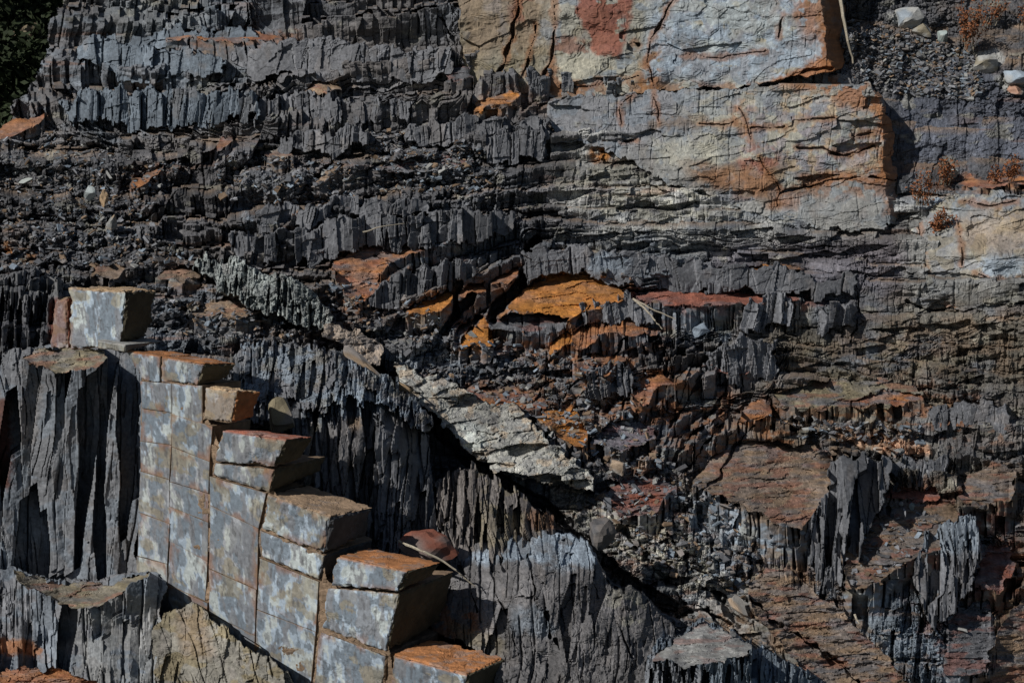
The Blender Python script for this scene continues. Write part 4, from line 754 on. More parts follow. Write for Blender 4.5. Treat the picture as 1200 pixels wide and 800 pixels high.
outcrop('rounded_slate_mound', 'large rounded dark slate mound with a pale painted highlight on its crest in the foreground', 'rock outcrop',
 [(505,735),(512,700),(520,672),(534,652),(560,638),(600,630),(640,622),(668,626),(690,638),(700,660),(716,690),(742,690),(760,700),(776,722),(792,742),(800,770),(806,975),(560,975),(575,800),(560,765)],
 [(510,735,15.1),(534,652,15.5),(600,628,15.7),(668,626,15.7),(560,665,15.1),(620,662,14.95),(680,668,14.95),(560,740,14.6),(650,730,14.55),(740,760,14.4),(700,692,14.8),(792,745,14.9),(600,800,14.2),(700,800,14.25),(800,800,14.4),(650,970,14.1),(800,970,14.2)],
 dict(p2=.45, pv=.055, pvs=(24., 40.), pvg=.92, flake=.012, cC=.02, cF=.01, wc=24, wf=8, crk=.05, aL=0, aM=0, part=0, gap=.95, BL=ONE, jagC=16, jagF=8, big=.08, fz=-.1, fine=.007), SL*1.05,
 paints=[([(560,640),(620,628),(670,624),(700,640),(704,662),(660,668),(600,655),(560,662)], BLU*1.15, .85, 4, 8, 10, .5), (None, WAR*.95, .45, 4, 8, 10, 0, 26), ([(545,655),(600,626),(668,618),(704,640),(706,664),(664,662),(600,652),(560,662)], BLU*1.45, .85, 3, 8, 10, .6), ([(505,700),(560,715),(560,750),(500,750)], ORB*.8, .7, 4, 8, 8, .2), ([(520,730),(590,745),(590,765),(540,760)], OLV*1.2, .6), ([(715,685),(750,690),(760,720),(740,740),(715,710)], CRE*.7, .6, 4, 8, 8, .1), ([(780,735),(800,760),(790,790),(765,760)], BLU*1.2, .6, 4, 8, 8, .1), ([(600,710),(640,712),(650,745),(600,740)], BLU*.8, .6)],  # pale blue along the crest, brightened to paint in its highlight
 fiss=[([(585,645),(590,660),(592,668)], 3, .25), ([(620,652),(624,675),(628,690),(627,705)], 3.5, .3), ([(640,718),(643,735),(645,745)], 4, .3), ([(652,748),(655,760)], 2.5, .25), ([(576,665),(580,690),(600,740),(612,790)], 1.4, .12), ([(540,665),(556,700),(560,715)], 2.5, .2), ([(695,660),(700,700)], 1.4, .1), ([(720,720),(730,740),(738,770)], 1.6, .15)],
 seed=67, rough=5, jag=3, jw=10)
outcrop('grey_slab_outcrop', 'pale grey slab topped outcrop with crumbly edge at the lower right of the mound', 'rock outcrop',
 [(758,768),(776,748),(800,736),(822,726),(846,734),(880,752),(920,772),(960,796),(985,830),(1000,975),(752,975)],
 [(762,768,14.5),(822,726,15.1),(960,796,14.7),(780,800,14.05),(860,800,14.0),(900,790,14.2),(800,970,13.9),(950,970,14.0)], dict(pv=.10, pvs=(8., 22.), cC=.03, cF=.02, wc=12, wf=6, crk=.06, aL=0, aM=0, part=0, BL=LONG, gap=.8), BLU*.8,
 paints=[([(750,770),(830,780),(830,975),(750,975)], SL*1.3, .8), ([(840,780),(960,780),(980,975),(840,975)], BLU*.75, .5)],
 tops=[([(764,770),(790,750),(822,730),(852,740),(884,758),(872,768),(846,776),(806,782)], 40, .25, PAL*.85, .3, '')], seed=68, rough=5, jag=4, jw=7)

# ------------------------------------------------------------------ the jointed wall of stepped blocks
def wall_pt(px, py, off=0.): return on_plane(px, py, WP-WN*off, WN)
def wall_colour(P, seed, warm=.3):
    x = P[:, 0]*UN[0]+P[:, 1]*UN[1]; z = P[:, 2]; n = len(P)
    a = fbm(x/.10, z/.17, 4, 501+seed); b = fbm(x/.08, z/.2, 4, 507+seed); c = fbm(x/.25, z/.3, 3, 511)
    col = np.tile(BLU*1.5, (n, 1)); fz_ = fbm(x/.02, z/.07, 3, 519)*.10
    col = tint(col, ss(-.1, .3, c+warm-.45), WAR*1.9, .55)
    col = tint(col, ss(-.16, -.20, a+fz_), WHT*.95, .75)
    col = tint(col, ss(.03, .05, a+fz_), BLU*.7, .9); col = tint(col, ss(.14, .16, b+fz_), SL*1.35, .8)
    col = tint(col, ss(.22, .26, fbm(x/.2, z/.12, 3, 523+seed)+fz_), OLV*1.4, .6)
    col = tint(col, ss(.3, .4, fbm(x/.03, z/.10, 3, 513+seed)), SLD, .6)
    hl = np.abs(fbm(x/.16, z/.6, 3, 531)); col = tint(col, ss(.012, .0, hl), SLD, .7)
    return col*(.86+.3*float(H(seed, 3, 5)))*(1+fbm(x/.02, z/.03, 3, 517)*.2)[:, None]
def block(name, label, corners, D, topcol=None, right_col_shade=None, warm=.3, seed=0, off=0., chip=.02, slope=-.07, group=None, cat='rock block', skew=0., front=None, cell=.011):
    """corners: front face in photograph pixels TL, TR, BR, BL; D: metres of depth into the hill"""
    jj = (lambda v, k: (H(int(v*1.3), k, 3)-.5)*(3. if chip < .01 else 0))
    if chip < .01: mx_, my_ = sum(p[0] for p in corners)/4, sum(p[1] for p in corners)/4; corners = [(px+.45*np.sign(px-mx_), py+.45*np.sign(py-my_)) for px, py in corners]
    f = [wall_pt(px+jj(round(py/9)*9+px//40, 1), py+jj(px//30*30+py//30, 2), off) for px, py in corners]; e = Vector((-WN.x, -WN.y, 0)).normalized()
    e = (e+Vector((UN[0], UN[1], 0))*skew).normalized(); up = Vector((0, 0, slope))
    bk = [p+e*D+(up if i < 2 else Vector((0, 0, 0))) for i, p in enumerate(f)]
    c = np.array([[tuple(v) for v in f], [tuple(v) for v in bk]])       # [w][TL TR BR BL]
    def tri(u, v, w):
        u, v, w = [q[..., None] for q in (u, v, w)]
        F_ = (c[0][0]*(1-u)+c[0][1]*u)*(1-v)+(c[0][3]*(1-u)+c[0][2]*u)*v
        B_ = (c[1][0]*(1-u)+c[1][1]*u)*(1-v)+(c[1][3]*(1-u)+c[1][2]*u)*v
        return F_*(1-w)+B_*w
    Wd = (f[1]-f[0]).length; Hh = (f[0]-f[3]).length; ctr = c.reshape(-1, 3).mean(0)
    nu, nv, nw = [max(3, int(q/cell)) for q in (Wd, Hh, D)]
    if seed < 0: pass
    V = []; Fc = []; Co = []; base = 0
    for ax in range(6):
        na, nb = [(nu, nv), (nu, nv), (nw, nv), (nw, nv), (nu, nw), (nu, nw)][ax]
        a, b = np.meshgrid(np.linspace(0, 1, na+1), np.linspace(0, 1, nb+1)); z = np.zeros_like(a)
        u, v, w_ = [(a, b, z), (a, b, z+1), (z, b, a), (z+1, b, a), (a, z, b), (a, z+1, b)][ax]
        P = tri(u, v, w_).reshape(-1, 3)
        eu = np.minimum(u, 1-u).ravel()*Wd; ev = np.minimum(v, 1-v).ravel()*Hh; ew = np.minimum(w_, 1-w_).ravel()*D
        es = np.sort(np.stack([eu, ev, ew]), 0); e2 = es[1]
        nz = vn3(P[:, 0]/.07, P[:, 1]/.07, P[:, 2]/.07, seed)*.5+vn3(P[:, 0]/.025, P[:, 1]/.025, P[:, 2]/.025, seed+3)*.3
        ck = np.clip(chip*(1.1+1.6*nz)-e2, 0, None)*.8
        big_ = vn3(P[:, 0]/.22, P[:, 1]/.22, P[:, 2]/.22, seed+9)
        st = np.floor((big_*2+nz*.8)*3)/3
        inw = ck*(1 if chip > .01 else .3)+np.clip((.004+st*.010+nz*.007)*(1 if chip > .01 else .3), 0, .05)
        if ax == 4: inw = inw+np.floor(fbm(P[:, 0]/.2, P[:, 1]/.2, 3, seed+13)*6)*.004
        d = ctr-P; d = d/np.linalg.norm(d, axis=1)[:, None]
        Q = P+d*inw[:, None]
        if ax == 4 and topcol is not None:
            s1 = fbm(P[:, 0]/.16, P[:, 1]/.05, 4, seed+21); cc = np.tile(topcol, (len(P), 1))*(1+s1*.5)[:, None]
            cc = tint(cc, ss(.1, .35, fbm(P[:, 0]/.1, P[:, 1]/.07, 3, seed+22)), WAR*1.3, .5)
        elif ax == 3 and right_col_shade is not None: cc = np.tile(right_col_shade, (len(P), 1))*(1+nz*.5)[:, None]  # right face colour, darkened on most blocks to paint in its shade
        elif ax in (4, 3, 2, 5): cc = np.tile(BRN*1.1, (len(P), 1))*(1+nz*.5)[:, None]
        else:
            cc = wall_colour(P, 0 if chip < .01 else seed, warm)*(1 if chip > .01 else .93+.14*float(H(seed, 5, 9)))
            if front is not None: cc = tint(cc, np.full(len(P), .5), front)
            e_ = np.minimum(eu, ev)+nz*.02
            cc = tint(cc, ss(.010, .0, e_), BRN*1.6, .4 if chip > .01 else .2+.35*float(H(seed, 9, 9) > .6)); rs = ss(.16, .3, fbm((P[:, 0]+P[:, 1])/.05, P[:, 2]/.2, 3, seed+31))*ss(.10, .0, e_); cc = tint(cc, rs, ORB*.8, .55)
            if topcol is not None: cc = tint(cc, ss(.03, .005, v.ravel()*Hh+nz*.02), topcol, .7)
        V.append(Q); Co.append(cc)
        q = grid_faces(nb+1, na+1, np.ones((nb, na), bool)).reshape(-1, 4)
        if ax in (1, 2, 4): q = q[:, ::-1]
        Fc.append(q+base); base += len(P)
    o = mk(name, np.concatenate(V), np.concatenate(Fc), np.concatenate(Co), SMOOTHROCK)
    bm_normals = None
    return tag(o, label, cat, group)
TOPR = ORB*.95
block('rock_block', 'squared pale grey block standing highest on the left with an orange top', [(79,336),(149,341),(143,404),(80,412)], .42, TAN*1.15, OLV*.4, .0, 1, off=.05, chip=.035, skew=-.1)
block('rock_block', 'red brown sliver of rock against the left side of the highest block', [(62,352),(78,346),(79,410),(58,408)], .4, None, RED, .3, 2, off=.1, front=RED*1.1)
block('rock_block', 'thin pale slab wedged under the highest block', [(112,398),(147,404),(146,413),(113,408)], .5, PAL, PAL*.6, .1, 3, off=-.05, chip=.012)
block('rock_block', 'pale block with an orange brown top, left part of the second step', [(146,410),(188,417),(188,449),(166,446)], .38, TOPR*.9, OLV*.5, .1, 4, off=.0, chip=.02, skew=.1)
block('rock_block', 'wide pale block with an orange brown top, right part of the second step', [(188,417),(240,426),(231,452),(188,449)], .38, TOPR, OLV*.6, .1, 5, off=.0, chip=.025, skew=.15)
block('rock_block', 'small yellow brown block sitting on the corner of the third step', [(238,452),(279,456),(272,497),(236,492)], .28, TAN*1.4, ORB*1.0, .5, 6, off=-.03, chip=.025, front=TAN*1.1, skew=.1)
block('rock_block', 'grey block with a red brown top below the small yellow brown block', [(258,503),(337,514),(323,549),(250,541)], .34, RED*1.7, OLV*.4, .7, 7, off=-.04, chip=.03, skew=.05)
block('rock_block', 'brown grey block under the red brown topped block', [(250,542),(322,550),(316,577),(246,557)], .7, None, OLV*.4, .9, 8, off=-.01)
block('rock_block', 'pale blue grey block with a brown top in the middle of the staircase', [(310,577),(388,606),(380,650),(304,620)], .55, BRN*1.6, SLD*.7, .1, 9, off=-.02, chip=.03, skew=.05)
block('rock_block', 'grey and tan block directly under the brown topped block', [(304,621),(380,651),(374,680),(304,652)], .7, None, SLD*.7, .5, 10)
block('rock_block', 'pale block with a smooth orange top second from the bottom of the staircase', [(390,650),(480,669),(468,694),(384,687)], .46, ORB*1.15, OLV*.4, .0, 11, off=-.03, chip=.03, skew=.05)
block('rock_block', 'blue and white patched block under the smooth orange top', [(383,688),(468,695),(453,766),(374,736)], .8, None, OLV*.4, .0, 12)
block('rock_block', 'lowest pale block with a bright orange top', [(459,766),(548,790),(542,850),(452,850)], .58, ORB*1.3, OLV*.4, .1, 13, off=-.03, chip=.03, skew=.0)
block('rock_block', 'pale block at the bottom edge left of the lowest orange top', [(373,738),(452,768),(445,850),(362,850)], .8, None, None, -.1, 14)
rows = [[(166,447),(200,451),(199,482),(168,478)], [(201,451),(236,453),(236,498),(200,484)], [(168,479),(199,483),(199,520),(166,516)], [(200,485),(249,500),(246,540),(200,522)],
 [(166,517),(199,521),(198,560),(164,552)], [(200,523),(246,541),(244,578),(200,562)], [(164,553),(198,561),(197,612),(162,600)], [(199,563),(244,579),(243,612),(199,594)],
 [(247,558),(310,578),(303,617),(247,592)], [(199,595),(243,613),(242,656),(198,634)], [(162,601),(197,613),(196,660),(160,652)], [(247,593),(303,618),(302,690),(246,664)], [(198,635),(242,657),(241,706),(197,684)],
 [(246,665),(301,691),(299,744),(244,718)], [(304,653),(374,681),(368,738),(300,712)], [(197,685),(241,707),(240,760),(196,730)], [(244,719),(299,745),(297,800),(242,770)], [(300,713),(368,739),(360,850),(298,850)], [(160,653),(196,661),(196,730),(160,700)], [(240,771),(297,801),(297,850),(240,850)]]
wl = ['at the top left corner of the jointed wall', 'under the left end of the small yellow brown block', 'in the second course at the left edge of the jointed wall', 'left of the grey block with a red brown top', 'in the third course at the left edge of the jointed wall',
 'left of the brown grey block under the red brown top', 'in the fourth course beside the fluted slate wall', 'fourth down in the second column of the jointed wall', 'diagonally below the brown grey block, left of the brown topped step', 'fifth down in the second column of the jointed wall',
 'low beside the foot of the fluted slate wall', 'tall and patched with purple grey in the middle of the jointed wall', 'sixth down in the second column of the jointed wall', 'below the tall purple patched block', 'tall and blue grey under the tan block of the staircase',
 'above the leaning brown slab', 'low in the jointed wall right of the leaning slab', 'at the bottom edge below the tall blue grey block', 'at the lower left foot of the jointed wall', 'at the bottom edge right of the leaning slab']
for i, (q, l_) in enumerate(zip(rows, wl)):
    block('rock_block', 'weathered pale block '+l_, q, .5, None, None, [.0, .2, .5, .3, .7, .6, .8, .5, .4, .3, .6, .4, .5, -.1, -.1, .2, .0, -.1, .8, .0][i], 20+i, off=.003*((i*7) % 5), chip=.006)
# the rock the blocks are bedded on, showing as tan veins in the joints
pw = [(168,436),(228,440),(240,480),(262,530),(316,546),(318,572),(374,636),(384,680),(452,722),(460,782),(536,812),(536,975),(200,975),(165,690)]
cw_ = []
for px, py in [(150,412),(240,430),(335,560),(400,620),(470,720),(545,800),(545,975),(200,975),(160,660),(240,650),(330,800)]:
    p = wall_pt(px, py, .025); cw_.append((px, py, (p-Vector((0, 0, CAMZ))).dot(Vector((0, math.cos(TH), -math.sin(TH))))))
outcrop('joint_vein', 'tan mineral vein filling the joints between the blocks of the wall', 'mineral vein', pw, cw_, dict(SHEER, flake=.004, big=.0), BRN*1.3, seed=71, rough=2, jag=0, back=.9)

# ------------------------------------------------------------------ loose stones
import bmesh
_b = bmesh.new(); bmesh.ops.create_icosphere(_b, subdivisions=3, radius=1)
ICV = np.array([tuple(v.co) for v in _b.verts]); ICF = np.array([[v.index for v in f.verts] for f in _b.faces]); _b.free()
def stone_mesh(name, seed, flat=(1, .8, .6), col=SL, col2=None, nplanes=15, mat=ROCK, rd=.38):
    r = np.random.RandomState(seed); V = ICV.copy()
    for k in range(nplanes):
        n = r.randn(3); n /= np.linalg.norm(n); d = rd+.26*r.rand(); q = V@n; V = V-np.clip(q-d, 0, None)[:, None]*n
    V = V*(1+vn3(V[:, 0]*2.3, V[:, 1]*2.3, V[:, 2]*2.3, seed)*.16+vn3(V[:, 0]*6, V[:, 1]*6, V[:, 2]*6, seed+1)*.05)[:, None]*np.array(flat)
    c = np.tile(np.asarray(col, float), (len(V), 1)); m = ss(-.1, .2, vn3(V[:, 0]*1.6, V[:, 1]*1.6, V[:, 2]*1.6, seed+5))
    if col2 is not None: c = tint(c, m, col2, .8)
    c = c*(1+.25*vn3(V[:, 0]*6, V[:, 1]*6, V[:, 2]*6, seed+7))[:, None]
    return mk(name, V, ICF, c, mat)
def stone(label, px, py, rx, ry, col, col2=None, seed=0, t=None, rot=0., cat='stone', name='stone', group=None, sink=.25, dep=.8, mat=ROCK):
    """px, py: middle of the stone; rx, ry: half size in pixels"""
    t_ = (surf_t(px, py+ry*.6) if t is None else t)-.02; s_ = t_/FP
    o = stone_mesh(name, 700+seed, (1, 1, 1), col, col2, mat=mat, rd=.66 if name == 'boulder' and seed > 1 else (.3 if name == 'stone_flake' else .36))
    o.scale = (rx*s_*1.12, max(rx*dep, ry)*s_*1.1, ry*s_*1.15); o.rotation_euler = (R(6), rot, R(seed*37 % 40-20))
    o.location = wv(px, py, t_-ry*s_*.2)
    return tag(o, label, cat, group)
def t_over(px, py):
    return 0
stone('triangular olive grey boulder leaning behind the red brown topped block', 329, 484, 25, 26, OLV*1.25, WAR*1.3, 1, 15.95, 0, 'boulder', 'boulder')
stone('rounded rust red boulder beside the smooth orange top', 503, 640, 33, 17, RED*1.15, WAR*.9, 2, 15.3, R(10), 'boulder', 'boulder')
stone('blue white squared stone in the dark rubble at the left', 106, 227, 13, 13, BLU*1.6, WHT, 3, None, R(5))
stone('small tan stone right of the blue white stone', 122, 235, 7, 10, TAN*1.2, None, 4)
stone('smooth grey bar of rock along the upper gully', 419, 420, 36, 9, WAR*1.6, TAN*.9, 9, 17.25, R(32), 'rock bar', 'rock_bar', dep=.35)
stone('tan tapered bar of rock below the grey bar', 472, 453, 20, 7, TAN*1.1, OLV, 10, 17.0, R(30), 'rock bar', 'rock_bar', dep=.35)
stone('pale lilac wedge of rock under the two bars', 452, 462, 13, 8, BLU*1.2, PUR*1.4, 11, 16.6, R(20))
stone('peach coloured flat flake lying on the brown slope', 866, 712, 32, 8, np.array([.36,.27,.19]), PAL, 12, None, R(42), 'stone flake', 'stone_flake', dep=.4)
stone('peach stone right of the ragged orange ledge', 724, 545, 15, 10, np.array([.36,.27,.19]), PAL, 13, None, R(20))
stone('big pale boulder at the top of the dark bank', 1062, 24, 22, 14, PAL*1.2, BLU*1.2, 14)
stone('mossy pale boulder in the middle of the three on the bank', 1082, 36, 15, 12, PAL*1.0, OLV*1.3, 15)
stone('rounded blue green boulder lowest of the three on the bank', 1105, 43, 12, 12, GRN*1.4, WHT*.8, 16)
stone('pale fissured boulder sticking out of the dark bank', 1155, 72, 19, 13, PAL*1.15, OLV*1.2, 17)
stone('pale boulder at the right edge over a rusty stone', 1192, 94, 26, 12, BLU*1.3, PAL, 18)
stone('rusty pink stone at the right edge', 1190, 106, 15, 6, np.array([.34,.2,.14]), PAL, 19)
stone('small square white stone among the dry plants', 1118, 203, 7, 9, WHT*.8, GRN, 20)
stone('pale lilac cube of stone in the dry plants', 1101, 238, 9, 8, BLU*1.4, PUR*1.8, 21)
stone('pale round stone in front of the long brown ledge', 1056, 590, 4, 5, PAL*1.2, None, 22)
stone('green grey stone next to the pale round stone', 1068, 592, 6, 5, GRN, None, 23)
stone('upright grey chip stone on the long brown ledge', 1059, 602, 4, 8, SL*1.6, None, 24)
stone('tan stone at the left end of the tan row', 1006, 518, 13, 6, np.array([.40,.26,.17]), TAN, 25, None, R(18))
stone('second tan stone in the row', 1030, 527, 12, 6, np.array([.40,.27,.18]), PAL, 26, None, R(18))
stone('pink white stone at the right end of the tan row', 1080, 529, 12, 9, np.array([.42,.32,.26]), WHT*.8, 27, None, 0)
stone('grey blocky stone between the tan stones', 1052, 530, 9, 6, PAL*.7, None, 28)
stone('long white chip lying in the dark rubble on the left', 28, 213, 16, 3, WHT*.8, None, 30, None, R(-12), 'stone flake', 'stone_flake')
stone('tan boulder at the end of the left rubble', 132, 262, 9, 12, PAL*.7, TAN, 31)
stone('blue grey stone left of the fluted outcrop', 820, 386, 14, 10, BLU*1.1, None, 32)
stone('dark egg shaped boulder in the black gully', 705, 625, 15, 20, WAR*.9, SLD, 34, 15.75, R(-15), 'boulder', 'boulder')
stone('far mossy brown outcrop stone beyond the left skyline', 38, 48, 20, 20, OLV*.8, BRN*.7, 36, 29., 0, 'boulder', 'boulder', dep=1.)
stone('pale stone flake on the dark ledge near the lower right corner', 1130, 738, 9, 4, PAL*.9, None, 37, None, R(15), 'stone flake', 'stone_flake')

# ------------------------------------------------------------------ loose shards: 260 of them one by one, the rest as scree
sh_me = [stone_mesh('slate_shard', 900+i, (1, .7, .2), c, None, 13) for i, c in enumerate([SL*1.1, SL*1.4, SLD*1.1, WAR*1.1, BLU*.8, BRN*1.2, SL, PAL*.8])]
APR = [[(-10,165),(60,155),(170,185),(230,190),(170,250),(230,310),(-10,315)], [(430,152),(520,155),(600,190),(560,225),(440,225)], [(330,330),(440,330),(560,395),(760,430),(760,540),(690,560),(560,460),(440,395)],
 [(900,485),(1080,500),(1080,520),(940,515)], [(660,570),(760,530),(850,570),(890,640),(870,700),(780,670),(690,610)], [(150,345),(380,375),(400,405),(280,400),(170,390)], [(990,20),(1140,60),(1160,120),(1050,110),(1000,90)], [(250,180),(420,190),(420,240),(260,235)],
 [(990,600),(1110,600),(1040,680),(990,690)], [(180,600),(190,600),(190,610),(180,610)]]
rr = np.random.RandomState(11)
def in_poly(p, x, y):
    c = False; n = len(p)
    for i in range(n):
        xa, ya = p[i]; xb, yb = p[(i+1) % n]
        if (ya > y) != (yb > y) and x < (xb-xa)*(y-ya)/(yb-ya)+xa: c = not c
    return c
pts = []
wts = [1300, 900, 900, 200, 500, 350, 1300, 500, 100]
for pl, nn in zip(APR, wts):
    a = np.array(pl); k = 0
    while k < nn:
        x_, y_ = rr.uniform(a[:, 0].min(), a[:, 0].max()), rr.uniform(a[:, 1].min(), a[:, 1].max())
        if in_poly(pl, x_, y_): pts.append((x_, y_)); k += 1
rr.shuffle(pts)
AN = ['apron under the left skyline', 'apron', 'slope']
for i in range(260):
    x_, y_ = pts[i]; k = rr.randint(8); t_ = surf_t(x_, y_)-.03; s_ = .018+.024*rr.rand()**2
    o = sh_me[k] if (i == k and False) else sh_me[k].copy()
    C.objects.link(o) if o.name not in C.objects else None
    o.name = 'slate_shard'; o.scale = (s_*1.6, s_*1.2, s_*1.2); o.rotation_euler = (rr.uniform(-.6, .6), rr.uniform(-.7, .7), rr.uniform(0, 6.3)); o.location = wv(x_, y_, t_)
    tag(o, 'loose angular slate shard lying on the rubble of the slope', 'rock shard', 'loose slate shards on the rubble')
VV = []; FF = []; CC = []; nb = 0
cube = np.array([[x, y, z] for x in (-1, 1) for y in (-1, 1) for z in (-1, 1)], float); cf = np.array([[0,1,3,2],[4,6,7,5],[0,4,5,1],[2,3,7,6],[0,2,6,4],[1,5,7,3]])
cl = [SL, SL*1.4, SLD, WAR, BLU*.8, BRN, PAL*.7, SL]
for (x_, y_) in pts[260:]:
    s_ = .007+.017*rr.rand()**2.5; d = np.array([1.5+rr.rand(), 1.+rr.rand()*.5, .35+.3*rr.rand()])*s_
    q = (cube+rr.uniform(-.35, .35, (8, 3)))*d; a, b, c_ = rr.uniform(-.8, .8), rr.uniform(-.8, .8), rr.uniform(0, 6.3)
    Rx = np.array([[1,0,0],[0,math.cos(a),-math.sin(a)],[0,math.sin(a),math.cos(a)]]); Ry = np.array([[math.cos(b),0,math.sin(b)],[0,1,0],[-math.sin(b),0,math.cos(b)]]); Rz = np.array([[math.cos(c_),-math.sin(c_),0],[math.sin(c_),math.cos(c_),0],[0,0,1]])
    q = q@(Rz@Ry@Rx).T+np.array(world(x_, y_, surf_t(x_, y_)-.015)); VV.append(q); FF.append(cf+nb); nb += 8
    CC.append(np.tile(cl[rr.randint(8)]*(.7+.7*rr.rand()), (8, 1)))
tag(mk('scree', np.concatenate(VV), np.concatenate(FF), np.concatenate(CC), ROCK), kind='stuff')
for o in sh_me: C.objects.unlink(o)

# ------------------------------------------------------------------ sticks, stems and dry plants
def tube(name, pts3, rad, mat, parent=None, n=6):
    V = []; F = []; m = len(pts3)
    for i, p in enumerate(pts3):
        d = (pts3[min(i+1, m-1)]-pts3[max(i-1, 0)]).normalized(); a = d.orthogonal().normalized(); b = d.cross(a)
        r_ = rad[i] if hasattr(rad, '__len__') else rad
        for k in range(n): an = 2*math.pi*k/n; V.append(tuple(p+(a*math.cos(an)+b*math.sin(an))*r_))
    for i in range(m-1):
        for k in range(n): F.append([i*n+k, i*n+(k+1) % n, (i+1)*n+(k+1) % n, (i+1)*n+k])
    return mk(name, V, F, None, mat, parent)
def stick(label, pp, r0, cat='stick', name='dry_stick', mat=STRAW):
    P3 = []
    for i, (a, b) in enumerate(zip(pp[:-1], pp[1:])):
        for f in np.linspace(0, 1, 5)[(1 if i else 0):]:
            j = rr.uniform(-.6, .6, 2); P3.append(wv(a[0]+(b[0]-a[0])*f+j[0], a[1]+(b[1]-a[1])*f+j[1], a[2]+(b[2]-a[2])*f))
    return tag(tube(name, P3, [r0*(1-.6*i/len(P3)) for i in range(len(P3))], mat), label, cat)
stick('pale bare stick lying across the rust red boulder', [(468,634,15.0),(498,647,14.75),(516,655,14.75),(534,668,14.75),(556,686,14.8)], .013)
stick('grey bare branch hanging down beside the orange cliff edge', [(982,-20,22.9),(988,20,22.8),(994,48,22.8),(1000,74,22.9)], .028)
stick('long straw coloured stem lying below the red ledge', [(742,350,19.0),(760,360,18.95),(792,374,18.95)], .013)
stick('bent straw stem crossing the long straw stem', [(742,350,19.0),(758,364,18.9),(768,376,18.85),(776,386,18.85)], .013)
stick('thin pale twig arching across the top right corner', [(1144,22,24.0),(1162,33,23.8),(1184,38,23.8),(1210,40,23.8)], .009)
stick('small forked twig on the dark bank', [(1032,68,23.7),(1046,76,23.6),(1056,72,23.6)], .012)
stick('pale twig on the blue grey lumpy outcrop', [(1001,720,15.9),(1007,730,15.85)], .012)
stick('thin straw lying on the middle terraces', [(425,272,19.5),(446,266,19.5),(474,262,19.6)], .01)
def plant(label, px, py, h, wd, n, leafy=1., seed=0):
    r = random.Random(seed); t_ = surf_t(px, py)-.05; base = wv(px, py, t_)
    root = bpy.data.objects.new('dry_plant', None); C.objects.link(root); root.location = base
    tag(root, label, 'dry plant', 'dry brown plants on the rock')
    LV = []; LF = []
    for i in range(n):
        a = r.uniform(0, 6.28); L = h*r.uniform(.5, 1); sp = wd*r.uniform(.1, 1)
        P = [Vector((r.uniform(-1, 1)*wd*.35, -.04+r.uniform(-.05, .03), 0))]
        for k in range(1, 6): f = k/5; P.append(P[0]+Vector((math.cos(a)*sp*f+r.uniform(-.02, .02), -abs(math.sin(a))*.15*f, L*f*(1-.3*f*sp/wd)+r.uniform(-.02, .02))))
        tube('stem', P, [.006*(1-.12*k) for k in range(6)], STRAW if i % 3 else DEADLEAF, root, 4)
        for k in range(int(26*leafy)):
            q = P[r.randint(1, 5)].lerp(P[r.randint(2, 5)], r.random())+Vector((r.uniform(-.05, .05), r.uniform(-.05, .02), r.uniform(-.04, .04)))
            s_ = r.uniform(.012, .03); u = Vector((r.uniform(-1, 1), r.uniform(-1, 1), r.uniform(-1, 1))).normalized(); v = u.orthogonal().normalized()
            b0 = len(LV); LV += [tuple(q-u*s_), tuple(q+v*s_*.5), tuple(q+u*s_), tuple(q-v*s_*.5)]; LF.append([b0, b0+1, b0+2, b0+3])
    mk('foliage', LV, LF, None, DEADLEAF, root)
plant('dense rust brown dry plant at the top right', 1136, 58, .75, .28, 14, 1.6, 1)
plant('sparse brown dry plant right of the dense one at the top', 1158, 30, .5, .25, 8, 1.2, 2)
plant('tall reddish dry plant beside the orange cliff edge', 1080, 240, .6, .25, 12, 1., 3)
plant('low brown dry tuft hanging on the lower rock', 1097, 272, .4, .22, 12, 1.4, 4)
plant('bushy brown dry plant above the two pale stones', 1104, 216, .45, .2, 11, 1.3, 5)
plant('reddish feathery dry plant on the orange topped ledge', 1184, 212, .42, .1, 7, 1.5, 6)
plant('short dry tuft on the orange topped ledge', 1162, 212, .28, .12, 6, 1.2, 7)
plant('thin reddish plant at the upper right edge', 1196, 30, .5, .12, 6, 1., 8)

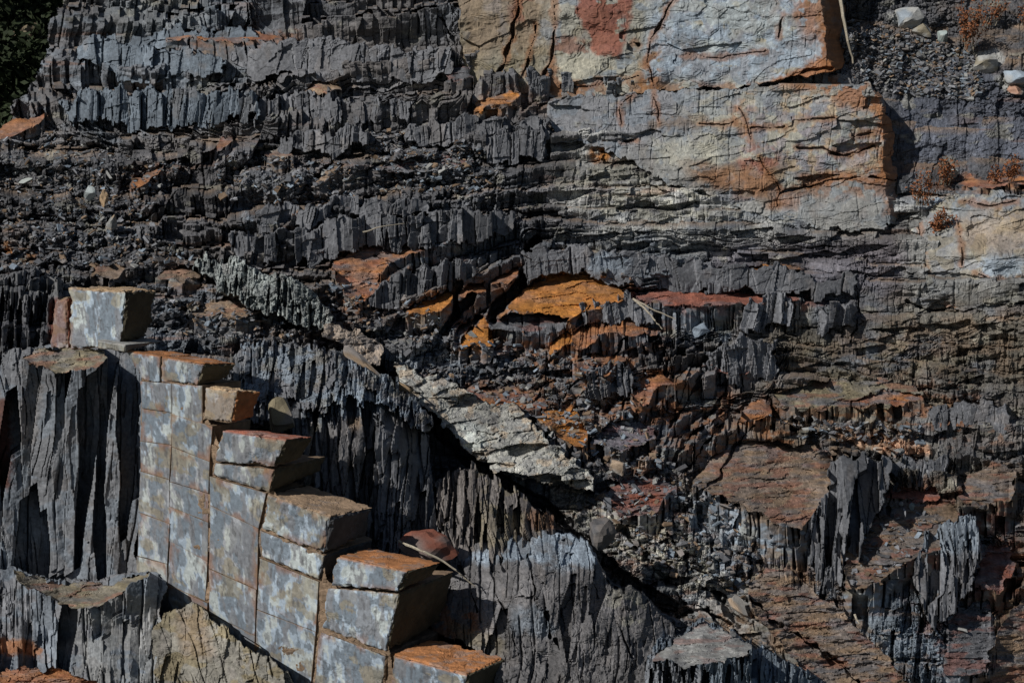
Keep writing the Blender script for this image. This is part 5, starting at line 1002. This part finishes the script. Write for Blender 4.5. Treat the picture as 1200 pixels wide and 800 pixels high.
# ------------------------------------------------------------------ woodland beyond the skyline, hill behind and ground below
def sheet(name, fn, x0, x1, y0, y1, n, m, mat):
    gx, gy = np.meshgrid(np.linspace(x0, x1, n), np.linspace(y0, y1, m)); V = np.stack([gx, gy, fn(gx, gy)], -1).reshape(-1, 3)
    return tag(mk(name, V, grid_faces(m, n, np.ones((m-1, n-1), bool)).reshape(-1, 4)[:, ::-1], None, mat), kind='structure')
sheet('ground', lambda x, y: fbm(x/6, y/6, 3, 601)*.25-.2, -400, 400, -300, 600, 200, 220, SOIL)
sheet('hillside', lambda x, y: -1+(y-30)*1.05+fbm(x/9, y/9, 3, 602)*1.5, -60, 60, 30, 80, 90, 60, SOIL)
def tree(label, x, y, z, h, rad, seed):
    r = np.random.RandomState(seed); root = bpy.data.objects.new('broadleaf_tree', None); C.objects.link(root); root.location = (x, y, z)
    tag(root, label, 'tree', 'dark trees beyond the left skyline')
    P = [Vector((0, 0, 0))]; 
    for k in range(1, 7): P.append(P[-1]+Vector((r.uniform(-.15, .15), r.uniform(-.15, .15), h/6.5)))
    tube('trunk', P, [.16*(1-.13*k) for k in range(7)], BARK, root, 7)
    LV = []
    for c in range(26):
        a = r.uniform(0, 6.28); f = r.uniform(.25, 1.02); rr_ = rad*(1-.55*abs(f-.5))*r.uniform(.3, 1); q = Vector((math.cos(a)*rr_, math.sin(a)*rr_, h*f))
        b = P[int(f*5)]; 
        if c % 2 == 0: tube('branch', [b, b.lerp(q, .5)+Vector((0, 0, .1)), q], [.04, .025, .01], BARK, root, 5)
        n = 520; d = r.randn(n, 3)*np.array([.42, .42, .3])*rad*.55; LV.append(np.array(q)+d)
    L_ = np.concatenate(LV); n = len(L_); u = r.randn(n, 3); u /= np.linalg.norm(u, axis=1)[:, None]; v = np.cross(u, r.randn(n, 3)); v /= np.linalg.norm(v, axis=1)[:, None]; s_ = r.uniform(.05, .11, (n, 1))
    V = np.stack([L_-u*s_, L_+v*s_*.5, L_+u*s_, L_-v*s_*.5], 1).reshape(-1, 3)
    mk('crown', V, np.arange(n*4).reshape(n, 4), None, LEAF, root)
for i, (px, py, t_, h, rd, lb) in enumerate([(8,70,30,4.2,1.6,'nearest dark tree at the left edge beyond the rock'), (46,40,33,4.6,1.7,'dark tree just behind the left skyline of the rock'), (-30,90,31,4.5,1.8,'dark tree outside the left edge of the rock'),
     (20,10,37,5,2.0,'tall dark tree highest in the left corner'), (70,0,36,4.2,1.6,'dark tree behind the highest terrace'), (0,130,29,3.,1.3,'low dark bush like tree under the others at the left edge')]):
    p = wv(px, py, t_); tree(lb, p.x, p.y, p.z-h*.6, h, rd, 40+i)
